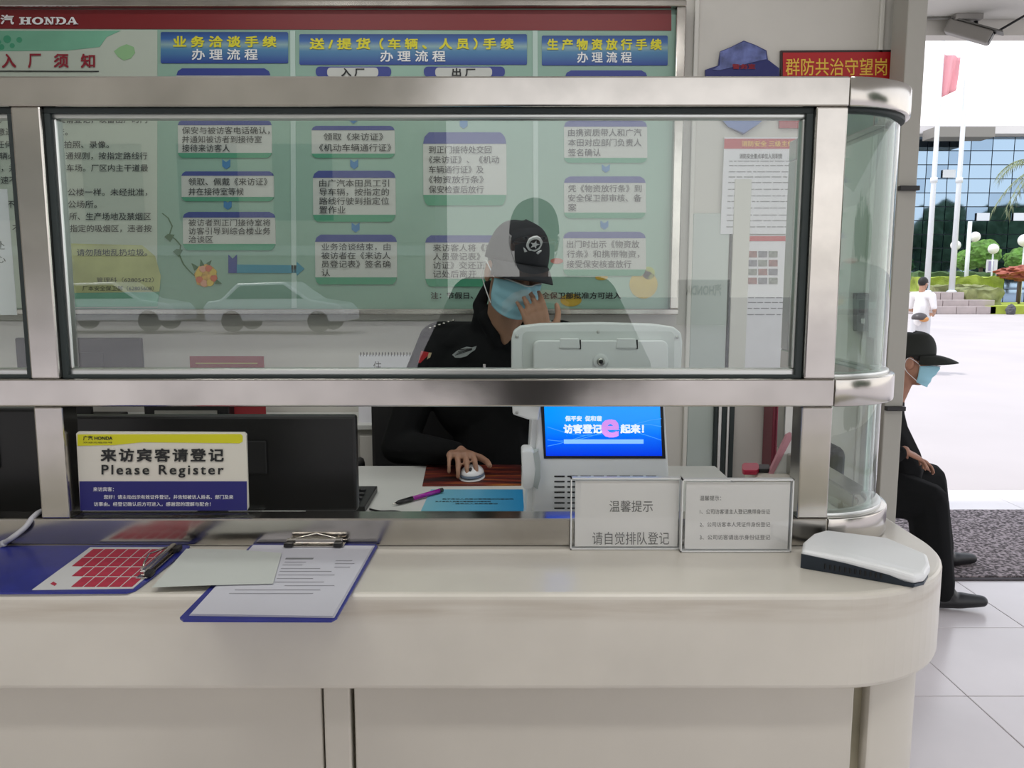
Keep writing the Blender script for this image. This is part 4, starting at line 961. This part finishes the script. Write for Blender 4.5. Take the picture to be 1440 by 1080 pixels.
plate_on('badge_ribbon', bmx @ Matrix.Translation((0, .0014, -.022)), [(-.026, .006), (-.012, -.003), (0, -.006), (.012, -.003), (.026, .006), (.02, -.006), (0, -.011), (-.02, -.006)], .005, bw_, gc_)
# uniform insignia
def onchest(name, pts, Y, m, th=.004): return prism(name, [W(a, b, Y) for a, b in pts], (0, th, 0), m, gu)
yc = 2.292
wing = [(636, 499), (642, 494), (650, 490), (656, 488), (664, 489), (670, 487), (668, 492), (662, 496), (656, 501), (648, 503), (640, 503)]
onchest('wing_badge', wing, yc, mat('badge_grey', (.30, .32, .32), .5), .012)
for k in range(4): onchest('badge_line', [(640 + k * 2, 499 - k * 2.6), (664, 491.5 - k * .6), (664, 492.3 - k * .6), (640 + k * 2, 500 - k * 2.6)], yc - .001, blackm, .001)
onchest('flag_patch', [(592, 494), (606, 496), (600, 513), (588, 510)], 2.345, mat('patch_red', (.45, .01, .015), .6), .03)
onchest('patch_border', [(603, 496), (607, 496), (601, 515), (598, 514)], 2.343, mat('patch_pale', (.5, .4, .25), .6), .02)
onchest('zip_pull', [(679, 512), (683, 512), (683, 519), (680, 519)], 2.275, steel, .01)
for s, x0, x1 in ((0, 605, 637), (1, 765, 787)):
    for k in range(6):
        x = x0 + (x1 - x0) * k / 5; y = (461 - k * 2.1) if s == 0 else (449 + k * 1.4)
        q = W(x, y, 2.37); shell('epaulette_stud', q, (.005, .004, .003), steel, gu)

# ---- seated guard outside
sp = empty('person', (1.62, 3.9, 0), 'guard in black clothes, black cap and blue mask seated outside beyond the column', 'person', kind='thing')
hM2 = headM(W(1283, 506, 3.86), (.86, -.50, -.10), R(-3))
nk = W(1254, 564, 3.9); ch = W(1234, 614, 3.92); hp_ = Vector((1.63, 3.92, .56))
kn1, kn2 = Vector((2.00, 3.74, .50)), Vector((2.17, 4.08, .52))
an1, an2 = Vector((2.02, 3.66, .10)), Vector((2.31, 4.20, .10))
bm = bmesh.new(); add_head(bm, hM2); chain(bm, [(hM2 @ Vector((0, -.02, -.05)), .055), (nk, .055), (ch, .11), (hp_, .12)])
sh1_, el1, wr1 = W(1232, 590, 3.74), W(1218, 655, 3.66), W(1272, 634, 3.70)
sh2_, el2, wr2 = W(1240, 590, 4.08), W(1250, 645, 4.12), W(1278, 640, 4.0)
for a, b, c_ in ((sh1_, el1, wr1), (sh2_, el2, wr2)): chain(bm, [(ch, .07), (a, .05), (b, .036), (c_, .025)])
hand(bm, wr1, (.9, .1, -.42), (.0, .2, -1), .17, .3, 1, 1); hand(bm, wr2, (.9, -.1, -.42), (0, -.2, -1), .17, .3, 1, -1)
for k_, a_ in ((kn1, an1), (kn2, an2)): chain(bm, [(hp_, .10), (k_, .055), (a_, .035), (a_ + Vector((.05, 0, -.06)), .024)])
sb = fuse('body', bm, skin2, sp, .0055, 3); face_bits(hM2, sb); hairshell(hM2, sp); mask_on(hM2, sp)
cap_on(hM2, sp, mat('cap_dark', (.014, .017, .014), .8), .10)
bm = bmesh.new(); chain(bm, [(nk + Vector((.0, .01, .05)), .062), (nk + Vector((-.01, .01, -.06)), .075), (ch, .150), (W(1254, 655, 3.92), .15), (hp_, .155)])
for a, b, c_ in ((sh1_, el1, wr1), (sh2_, el2, wr2)): chain(bm, [(ch, .12), (a, .07), (b, .055), (b.lerp(c_, .85), .038)])
fuse('jacket', bm, cloth_b, sp, .007, 5)
bm = bmesh.new()
for k_, a_ in ((kn1, an1), (kn2, an2)): chain(bm, [(hp_, .15), (hp_.lerp(k_, .6), .125), (k_, .095), (k_.lerp(a_, .5), .092), (a_ + Vector((.0, 0, .04)), .085), (a_ + Vector((.03, 0, -.02)), .06)])
fuse('trousers', bm, cloth_b, sp, .008, 4)
for a_, dx in ((an1, Vector((.24, -.03, 0))), (an2, Vector((.24, .02, 0)))):
    bm = bmesh.new(); p0 = Vector((a_.x - .03, a_.y, .045)); chain(bm, [(p0, .042), (p0 + dx * .6, .040), (p0 + dx, .028)]); bcap(bm, p0, .036, a_ + Vector((.01, 0, .03)), .052); bcap(bm, a_ + Vector((.01, 0, .03)), .05, p0 + dx * .45, .04)
    o = fuse('shoe', bm, black, sp, .006, 3)
st = empty('stool', (1.62, 3.92, 0), 'low dark stool the seated outdoor guard sits on', 'stool')
lathe('seat', [(.001, .36), (.17, .36), (.18, .38), (.18, .40), (.16, .41), (.001, .41)], (1.60, 3.92, 0), blackm, st)
for k in range(4):
    a = k * math.pi / 2 + .785; tube('leg', [(1.60 + .12 * math.cos(a), 3.92 + .12 * math.sin(a), .36), (1.60 + .17 * math.cos(a), 3.92 + .17 * math.sin(a), 0.002)], .012, steel_d, st)

# ---- walking man, far
def standing(name, x, y, h, yaw, top, legs, label, sk=skin, arms=None, voxel=.012, hairy=True, long_sleeves=False):
    o = empty(name, (x, y, 0), label, 'person', kind='thing'); k = h / 1.72
    T = Matrix.Translation((x, y, 0)) @ Matrix.Rotation(yaw, 4, 'Z') @ Matrix.Scale(k, 4)
    def t(a, b, c_): return T @ Vector((a, b, c_))
    f = T.to_3x3() @ Vector((0, 1, -.05)); M = headM(t(0, .01, 1.60), f, 0) @ Matrix.Scale(k, 4)
    arms = arms or (((-.19, 0, 1.40), (-.25, -.02, 1.12), (-.24, .1, .90)), ((.19, 0, 1.40), (.25, -.02, 1.12), (.24, .1, .90)))
    bm = bmesh.new(); add_head(bm, M); chain(bm, [(t(0, -.01, 1.55), .055 * k), (t(0, -.02, 1.45), .055 * k), (t(0, 0, 1.30), .10 * k), (t(0, 0, .95), .11 * k)])
    for A_ in arms:
        q = [t(*z) for z in A_]; chain(bm, [(t(0, 0, 1.38), .06 * k), (q[0], .048 * k), (q[1], .036 * k), (q[2], .026 * k)])
        hand(bm, q[2], (q[2] - q[1]), T.to_3x3() @ Vector((-1 if A_[0][0] > 0 else 1, 0, 0)), .17 * k, .35, 1, 1 if A_[0][0] > 0 else -1)
    for s in (-1, 1): chain(bm, [(t(s * .08, 0, .92), .08 * k), (t(s * .09, .03 * s, .50), .05 * k), (t(s * .09, -.03, .09), .035 * k), (t(s * .1, .10, .04), .03 * k)])
    b = fuse('body', bm, sk, o, voxel * .6, 2); face_bits(M, b)
    if hairy: hairshell(M, o)
    bm = bmesh.new(); chain(bm, [(t(0, 0, 1.38), .10 * k), (t(0, 0, 1.2), .135 * k), (t(0, 0, .92), .14 * k)])
    for A_ in arms:
        q = [t(*z) for z in A_]; chain(bm, [(t(0, 0, 1.38), .09 * k), (q[0], .068 * k), (q[0].lerp(q[1], .8), .055 * k)])
    if long_sleeves:
        for A_ in arms: q = [t(*z) for z in A_]; chain(bm, [(q[0], .07 * k), (q[1], .062 * k), (q[2], .042 * k)]); chain(bm, [(t(0, 0, 1.15), .14 * k), (q[1].lerp(t(0, 0, 1.2), .35), .10 * k), (q[0], .07 * k)]); chain(bm, [(t(0, .02, 1.25), .12 * k), (q[1].lerp(q[2], .5), .06 * k)])  # added bulk between arms and torso keeps the reflection dark
    fuse('shirt', bm, top, o, voxel, 3)
    bm = bmesh.new()
    for s in (-1, 1): chain(bm, [(t(s * .06, 0, .95), .12 * k), (t(s * .09, .03 * s, .50), .075 * k), (t(s * .09, -.03, .11), .06 * k)])
    fuse('trousers', bm, legs, o, voxel, 3)
    for s in (-1, 1):
        bm = bmesh.new(); chain(bm, [(t(s * .09, -.05, .045), .042 * k), (t(s * .1, .15, .035), .032 * k)]); fuse('shoe', bm, black, o, voxel * .7, 2)
    return o, M
wx = W(1298, 400, 14).x
wm_, wM = standing('person', wx, 14, 1.63, R(-60), mat('white_shirt', (.8, .78, .78), .8), mat('trousers_overexposed', (.6, .6, .62), .8), 'man in white shirt walking across the bright plaza, holding something', arms=(((-.19, 0, 1.38), (-.24, .02, 1.12), (-.10, .24, 1.05)), ((.19, 0, 1.38), (.24, .02, 1.12), (.10, .24, 1.05))))  # trouser colour lightened to stand for overexposure on the plaza
mask_on(wM, wm_)
for pp in (wm_,): pass
hk = W(1293, 447, 13.8); hb_ = empty('helmet', hk, 'small dark and orange item carried by the man in white', 'helmet')
shell('shell', hk, (.13, .12, .09), mat('helmet_dark', (.06, .05, .05), .4), hb_, None, -.03); shell('visor', hk + Vector((.05, -.06, -.02)), (.08, .06, .05), mat('helmet_orange', (.55, .25, .08), .4), hb_)

# ---- the visitor in front of the counter (seen only as a faint reflection in the glass)
vp, vM = standing('person', .085, -.29, 1.84, 0, mat('dark_jacket', (.012, .013, .016), .9, spec=.2), mat('dark_jeans', (.02, .025, .04), .8), 'visitor in dark jacket, cap and mask before the counter, reflected faintly in window glass',
         arms=(((-.23, 0, 1.40), (-.36, .06, 1.14), (-.13, .17, 1.34)), ((.23, 0, 1.40), (.36, .06, 1.14), (.13, .17, 1.34))), long_sleeves=True)
mask_on(vM, vp, mat('mask_black', (.015, .015, .017), .8)); cap_on(vM, vp, MATS['cap_black'])  # black mask and cap added so the reflected face stays dark

# ================================================================ MAT, CCTV, OUTDOORS
matm = mat('door_mat', (.10, .085, .088), .95, bump=1, bscale=300)
nt = matm.node_tree; tcn = nt.nodes.new('ShaderNodeTexCoord'); nz = nt.nodes.new('ShaderNodeTexNoise'); nz.inputs['Scale'].default_value = 55; nz.inputs['Detail'].default_value = 3
rr_ = nt.nodes.new('ShaderNodeValToRGB'); rr_.color_ramp.elements[0].position = .42; rr_.color_ramp.elements[1].position = .60; rr_.color_ramp.elements[0].color = (.06, .048, .05, 1); rr_.color_ramp.elements[1].color = (.38, .32, .33, 1)
nt.links.new(tcn.outputs['Object'], nz.inputs[0]); nt.links.new(nz.outputs[0], rr_.inputs[0]); nt.links.new(rr_.outputs[0], nt.nodes['Principled BSDF'].inputs['Base Color'])
dm = empty('door_mat', (3.6, 4.6, 0), 'grey-brown speckled entrance mat on the tiled floor', 'mat')
box('pile', 1.75, 5.5, 4.04, 5.28, .001, .014, matm, dm, .004); box('rubber_edge', 1.72, 5.53, 4.005, 4.038, .0005, .008, mat('mat_edge', (.05, .04, .045), .8), dm, .002)
cc = empty('security_camera', (W(1370, 25, 5.1).x, 5.1, 3.2), 'grey bullet security camera hanging from the canopy ceiling edge', 'security camera')
q = G(1366, 23, 3.195)
Yc = q.y; cx_ = q.x
box('mount_plate', cx_ - .12, cx_ + .05, Yc - .05, Yc + .05, 3.165, 3.2, mat('cam_grey', (.33, .32, .30), .5), cc, .004)
tube('bracket_arm', [(cx_ + .03, Yc, 3.17), (cx_ + .025, Yc - .02, 3.08), (cx_ + .01, Yc - .05, 3.06)], .013, blackm, cc)
Mc = headM(W(1368, 47, Yc - .05), (.75, -.50, -.42), 0)
bm = bmesh.new(); bbox(bm, -.045, .045, -.16, .11, -.04, .04, .012, None, 3); bmesh.ops.transform(bm, matrix=Mc, verts=bm.verts); link('housing', me_from(bm), mat('cam_shell', (.26, .25, .23), .5), cc)  # shell grey darkened to give a backlit silhouette
bm = bmesh.new(); bbox(bm, -.052, .052, -.15, .16, .041, .05, .004, None, 2); bmesh.ops.transform(bm, matrix=Mc, verts=bm.verts); link('sun_shield', me_from(bm), mat('cam_shield', (.12, .12, .11), .5), cc)
bm = bmesh.new(); bbox(bm, -.034, .034, .105, .114, -.032, .03, .003, None, 2); bmesh.ops.transform(bm, matrix=Mc, verts=bm.verts); link('lens_window', me_from(bm), black, cc)
a_ = Mc @ Vector((0, .12, .05))
rod = tube('overhead_cable', [W(1391, 51, Yc - .1), W(1470, 5, Yc - .1)], .007, blackm); tag(rod, 'straight dark cable running from security camera up to canopy', 'cable')
cw = tube('ceiling_cable', [G(1296, 26, 3.19), G(1330, 26, 3.19), G(1352, 24, 3.19)], .008, mat('conduit_grey', (.25, .25, .24), .5)); tag(cw, 'thin grey conduit along the canopy ceiling edge', 'cable')

# office building with curtain wall
YB_ = 60.0
bld = empty('office_building', (40, YB_, 0), 'blue glass office building beyond the plaza', 'building')
gm = mat('curtain_glass', (.30, .42, .55), .03, 1.)
gm2 = mat('curtain_glass_dark', (.22, .32, .44), .03, 1.)
frm = mat('curtain_frame', (.10, .14, .19), .4)
ow = mat('open_window', (.75, .80, .85), .3)
zt_ = W(1400, 192, YB_).z
box('structure_wall', 24, 62, YB_ + .3, YB_ + 14, 0, zt_, frm, bld)
nx, nz_ = 24, 12; px_w = 38 / nx
me1 = None
for i in range(nx):
    for j in range(nz_):
        x0 = 24 + i * px_w; z0 = j * zt_ / nz_
        if x0 > 45: continue
        o = box('window_pane', x0 + .03, x0 + px_w - .03, YB_, YB_ + .1, z0 + .03, z0 + zt_ / nz_ - .03, gm if (i * 7 + j * 3) % 5 else gm2, bld)
        o.rotation_euler = (random.uniform(-.004, .004), 0, random.uniform(-.004, .004))
for a, b in ((1329, 238), (1377, 299), (1429, 299)):
    c_ = W(a, b, YB_ - .4); d = W(a + 17, b + 11, YB_ - .4)
    o = box('open_window', c_.x, d.x, YB_ - .16, YB_ - .1, d.z, c_.z, ow, bld)
box('roof_fascia', 23, 62, YB_ - 1.2, YB_ + 14, zt_, zt_ + .55, mat('fascia_white', (.72, .70, .70), .5), bld)
a_, b_ = W(1305, 182, YB_ - 2), W(1387, 196, YB_ - 2)
box('canopy_box', a_.x, b_.x, YB_ - 3, YB_ - 1.3, b_.z, a_.z, mat('canopy_grey', (.25, .24, .22), .6), bld)

def foliage(name, c, r, m, parent=None, seed=0, sub=4, amp=.25, fr_=2.2):
    bm = bmesh.new(); bmesh.ops.create_icosphere(bm, subdivisions=sub, radius=1)
    for v in bm.verts:
        n_ = noise.noise(v.co * fr_ + Vector((seed, seed * 2, 0))) + .6 * noise.noise(v.co * fr_ * 3 + Vector((seed, 0, 0)))
        v.co *= 1 + amp * n_; v.co = Vector((v.co.x * r[0], v.co.y * r[1], v.co.z * r[2])) + Vector(c)
    return link(name, me_from(bm), m, parent)
gl1 = mat('hedge_lime', (.28, .36, .05), .85, var=.35, scale=1.2, bump=.5, bscale=4)
gl2 = mat('hedge_dark', (.05, .10, .03), .85, var=.4, scale=1.5, bump=.5, bscale=4)
gl3 = mat('bush_olive', (.22, .24, .10), .85, var=.4, scale=2, bump=.5, bscale=4)
gl4 = mat('red_leaves', (.34, .10, .07), .85, var=.4, scale=2, bump=.5, bscale=4)
stone = mat('plinth_stone', (.44, .38, .37), .7, var=.1, scale=2)
# stepped plinth with flagpoles
PY = 40.0
pl_ = empty('stone_plinth', (W(1345, 437, PY).x, PY, 0), 'pinkish stepped stone plinth with flagpoles at far side of plaza', 'plinth')
def zpx(py, Y): return W(720, py, Y).z
for k, (x0, x1, ya, yb_, dy) in enumerate(((1290, 1402, 431, 440, 0), (1290, 1400, 422, 431.4, .5), (1290, 1357, 411, 422.4, 1.2))):
    n_ = 4 - k % 2; xa, xb = W(x0, ya, PY + dy).x, W(x1, ya, PY + dy).x
    for i in range(n_):
        box('stone_block', xa + (xb - xa) * i / n_, xa + (xb - xa) * (i + 1) / n_ - .03, PY + dy, PY + dy + 3, max(-.05, zpx(yb_, PY + dy) + .02) if k else -.05, zpx(ya, PY + dy), stone, pl_, .015)
polem = mat('pole_white', (.72, .76, .78), .35)
for i, (pxb, lab) in enumerate(((1303, 'tall white flagpole beside the column, carrying red flag'), (1338, 'tall white flagpole without flag in view, second from the column'))):
    b0 = W(pxb, 411, PY + 2); z0 = b0.z
    o = empty('flagpole', b0, lab, 'flagpole', 'white flagpoles on the stone plinth')
    tube('shaft', [(b0.x, PY + 2, z0), (b0.x, PY + 2, z0 + 6), (b0.x, PY + 2, z0 + 13)], [.15, .12, .09], polem, o, 14)
    lathe('base_flange', [(.01, 0), (.25, 0), (.25, .06), (.14, .12), (.01, .12)], b0, polem, o, 16)
    lathe('joint_collar', [(.01, 0), (.17, 0), (.17, .25), (.01, .25)], (b0.x, PY + 2, z0 + 5.6), polem, o, 14)
    lathe('finial', [(.01, 0), (.12, .04), (.14, .12), (.08, .2), (.01, .24)], (b0.x, PY + 2, z0 + 13), polem, o, 12)
fx = W(1303, 411, PY + 2).x
bm = bmesh.new(); rows = []
for j in range(9):
    row = []
    for i in range(7):
        t = i / 6; s = j / 8
        row.append(bm.verts.new((fx + .12 + t * .85 * (1 - .25 * s), PY + 2 + .12 * math.sin(t * 9 + s * 2), W(720, 76, PY + 2).z - t * .5 * (1 - s) * .9 - s * 2.1 + .3 * t)))
    rows.append(row)
for j in range(8):
    for i in range(6): bm.faces.new((rows[j][i], rows[j][i + 1], rows[j + 1][i + 1], rows[j + 1][i]))
fg = link('flag', me_from(bm), mat('flag_overexposed', (.85, .38, .42), .7), None, True); fg.modifiers.new('s', 'SOLIDIFY').thickness = .01; tag(fg, 'drooping red flag on the flagpole nearest column', 'flag')  # flag's red paled to pink to imitate overexposure
# hedges, bushes
def hedge(name, x0, x1, ya, yb_, Y, depth, m, label, base=None):
    xa, xb = W(x0, ya, Y).x, W(x1, ya, Y).x; z1 = zpx(ya, Y); z0 = -.1 if base is None else base
    bm = bmesh.new(); nx_ = max(8, int((xb - xa) / .16)); nyy = 8; nzz = 8
    bmesh.ops.create_cube(bm, size=1); bmesh.ops.subdivide_edges(bm, edges=bm.edges, cuts=20, use_grid_fill=True)
    for v in bm.verts:
        v.co = Vector((xa + (v.co.x + .5) * (xb - xa), Y + (v.co.y + .5) * depth, z0 + (v.co.z + .5) * (z1 - z0)))
        n_ = noise.noise_vector(v.co * 2.3); v.co += n_ * .16
    o = link(name, me_from(bm), m); tag(o, label, 'hedge'); return o
hedge('clipped_hedge', 1296, 1412, 390, 400, 46, 1.2, gl1, 'long bright yellow-green clipped hedge behind flagpoles')
hedge('clipped_hedge', 1292, 1400, 383, 392, 49, 1.2, gl2, 'long dark green hedge just behind the yellow-green one')
hedge('low_bush_row', 1318, 1395, 402, 414, 43.5, 1.5, gl3, 'mixed reddish-green bush row on top of the plinth')
hedge('low_bush_row', 1360, 1412, 407, 423, 41.6, 1.4, gl3, 'olive green bushes on plinth right of flagpoles')
lw = box('lawn', W(1395, 410, 40).x, 44, 40.0, 47, -.055, .35, mat('lawn_green', (.38, .46, .06), .9, var=.15, scale=2)); tag(lw, kind='structure')
rk = foliage('dark_rock', (W(1422, 428, 39.5).x, 39.5, .15), (.22, .2, .28), mat('rock_dark', (.10, .10, .11), .8), None, 5, 3, .3); tag(rk, 'small dark ornament rock at edge of lawn', 'rock')
def topiary(px, py, Y, r, lab, zb_=0):
    c_ = W(px, py, Y); o = empty('round_tree', (c_.x, Y, zb_), lab, 'tree'); tube('trunk', [(c_.x, Y, zb_), (c_.x, Y, c_.z)], .12, mat('bark', (.12, .09, .07), .9), o)
    foliage('crown', c_, (r, r, r * .8), mat('topiary_green', (.10, .22, .04), .85, var=.5, scale=3, bump=.6, bscale=5), o, px); return o
topiary(1381, 357, 51, 1.05, 'round clipped green tree behind hedge, larger crown of the pair'); topiary(1361, 366, 53.2, .8, 'round clipped green tree behind hedge, smaller crown of the pair')
o = topiary(1436, 366, 52, .9, 'green clipped tree at the right frame edge beyond red tree')
rt = empty('red_leaf_tree', (W(1434, 400, 44).x, 44, 0), 'spreading red-leaved tree on the lawn', 'tree'); q = W(1436, 384, 44)
tube('trunk', [(q.x, 44, .3), (q.x, 44, q.z)], .07, MATS['bark'], rt); foliage('crown', q, (1.2, .9, .38), gl4, rt, 3, 4, .4, 3)
# palm
pm = empty('palm_tree', (W(1480, 400, 38).x, 38, 0), 'palm tree with drooping grey-green fronds at the right edge', 'palm'); pc = W(1476, 232, 38)
tube('trunk', [(pc.x, 38, 0), (pc.x + .1, 38, 3), (pc.x, 38, pc.z)], [.25, .2, .18], MATS['bark'], pm)
palm_m = mat('palm_green', (.20, .24, .13), .7, var=.4, scale=4)
for k in range(16):
    a = k * 2 * math.pi / 16 + .2; el = .55 if k % 2 else -.05; bm = bmesh.new(); Lp = 2.7
    prev = None
    spine = []
    for i in range(11):
        t = i / 10; spine.append(pc + Vector((math.cos(a) * Lp * t * (1 - .2 * t), math.sin(a) * Lp * t * (1 - .2 * t), el * Lp * t - 1.9 * t * t)))
    btube(bm, spine, .02, 4)
    for i in range(1, 11):
        p_ = spine[i]; d_ = (spine[i] - spine[i - 1]).normalized(); sd2 = d_.cross(Vector((0, 0, 1))).normalized()
        for s in (-1, 1):
            for h_ in (0, .5):
                b0 = p_ - d_ * .18 * h_; tip = b0 + sd2 * s * .42 * (1 - .5 * i / 10) + d_ * .25 + Vector((0, 0, -.28))
                bm.faces.new([bm.verts.new(v) for v in (b0, b0 + d_ * .07, tip)])
    link('frond', me_from(bm), palm_m, pm)
# garden lamps
def lamp(px, pyg, pyb, Y, r, label, pole_r=.05, tall=False):
    c_ = W(px, pyg, Y); o = empty('garden_lamp', (c_.x, Y, 0), label, 'lamp post')
    off = .0 if not tall else -.35
    tube('pole', [(c_.x + off, Y, 0), (c_.x + off, Y, c_.z + (.9 if tall else 0))], pole_r, polem, o)
    shell('globe', c_, (r, r, r), mat('globe_white', (.85, .85, .83), .4), o); return o
lamp(1371, 333, 390, 48.3, .30, 'tall white lamp post with globe on a side arm', .12, True); lamp(1397, 350, 390, 48.3, .30, 'globe lamp right of the tall lamp post'); lamp(1344, 345, 390, 50.6, .30, 'globe lamp just behind flagpole'); lamp(1441, 338, 390, 47, .36, 'globe lamp at the right frame edge')
sgn = empty('garden_sign', W(1396, 383, 50), 'white and purple notice stand behind hedge', 'sign')
a_, b_ = W(1388, 365, 50), W(1402, 383, 50); box('panel', a_.x, b_.x, 50, 50.06, b_.z, a_.z, mat('sign_pale', (.75, .74, .78), .5), sgn); box('picture', a_.x + .12, b_.x - .25, 49.97, 50, b_.z + .1, a_.z - .1, mat('sign_purple', (.35, .30, .5), .5), sgn)
for x in (a_.x + .03, b_.x - .06): box('leg', x, x + .04, 50.0, 50.05, 0, b_.z, steel_d, sgn)

# surroundings behind the viewer, seen in reflections
bw2 = empty('rear_building', (-24, -30, 0), 'grey-green building across the road, seen only reflected in the window', 'building')
rbm = mat('rear_wall', (.36, .35, .29), .7, var=.2, scale=.3)
box('wall', -44, -3.1, -36, -30, 0, 14, rbm, bw2)
box('floor_band', -44, -3.1, -30.1, -29.95, 2.6, 3.0, mat('band_pale', (.5, .52, .48), .7), bw2)
for i in range(9): box('window', -40 + i * 3.8, -37.6 + i * 3.8, -30.06, -29.98, 4, 7, mat('rear_glass', (.05, .07, .07), .1), bw2)
for i in range(11):
    xx = 56 + i * 7.0; yy_t = -40 - 14 * (i % 2); tr = empty('shade_tree', (xx, yy_t, 0), 'dark broad tree across the road, seen only reflected in the office glass', 'tree', 'trees across the road')
    tube('trunk', [(xx, yy_t, 0), (xx, yy_t, 6)], .3, MATS['bark'], tr); foliage('crown', (xx, yy_t, 8.8 + (i % 3) * .8), (5.6, 5, 7.5), mat('tree_dark', (.03, .06, .025), .9), tr, i, 4, .35)
def car(x, y, yaw, label, seed):
    o = empty('parked_car', (x, y, 0), label, 'car', 'parked cars reflected in the window'); T = Matrix.Translation((x, y, 0)) @ Matrix.Rotation(yaw, 4, 'Z')
    cp = mat('car_white', (.75, .76, .77), .2, coat=.5)
    prof = [(-2.2, .35), (-2.25, .75), (-2.1, .95), (-1.7, 1.0), (-1.15, 1.5), (.35, 1.55), (1.1, 1.02), (2.0, .88), (2.2, .65), (2.2, .35)]
    prism('car_body', [T @ Vector((a, -.85, b)) for a, b in prof], T.to_3x3() @ Vector((0, 1.7, 0)), cp, o, .06)
    gp_ = [(-1.5, 1.02), (-1.05, 1.42), (.30, 1.46), (.92, 1.04)]
    prism('side_window', [T @ Vector((a, -.86, b)) for a, b in gp_], T.to_3x3() @ Vector((0, 1.72, 0)), mat('car_glass', (.02, .025, .03), .05), o)
    for a in (-1.35, 1.35):
        for b in (-.86, .66):
            lathe('wheel', [(.02, 0), (.33, 0), (.34, .1), (.33, .2), (.02, .2)], T @ Vector((a, b, .34)), blackm, o, 20, Matrix.Rotation(yaw, 4, 'Z') @ Matrix.Rotation(R(-90), 4, 'X'))
    return o
car(-7.2, -22.5, R(4), 'white parked car across the road, middle one in reflection', 1); car(-12.6, -22.8, 0, 'white parked car across the road, leftmost in reflection', 2); car(.6, -24, R(180), 'white parked car across the road, rightmost in reflection', 3)

sw = empty('low_sign_wall', (6.9, -26, 0), 'low pale sign wall across the road, seen only reflected in the window', 'sign')
box('wall_slab', 5.95, 7.8, -26.2, -26, 0, 1.62, mat('sign_wall_pale', (.62, .63, .58), .6), sw, .02)
text('汽HONDA', (7.5, -25.98, 1.05), (-1.25, 0, 0), (0, 0, .42), ink, sw, .02)
# added overhead fill lights for booth and counter, no fitting modelled
for (x, y, e_w, nm_) in ((-.9, 2.0, 9, 'overhead_fill'), (.2, 2.0, 9, 'overhead_fill'), (-.9, .2, 17, 'canopy_fill'), (.6, .2, 17, 'canopy_fill')):
    ld = bpy.data.lights.new('overhead_fill', 'AREA'); ld.shape = 'RECTANGLE'; ld.size = 1.0; ld.size_y = .2; ld.energy = e_w; ld.color = (1, .985, .96)
    lo_ = bpy.data.objects.new('overhead_fill', ld); COL.objects.link(lo_); lo_.location = (x, y, 3.12)
flush_texts()
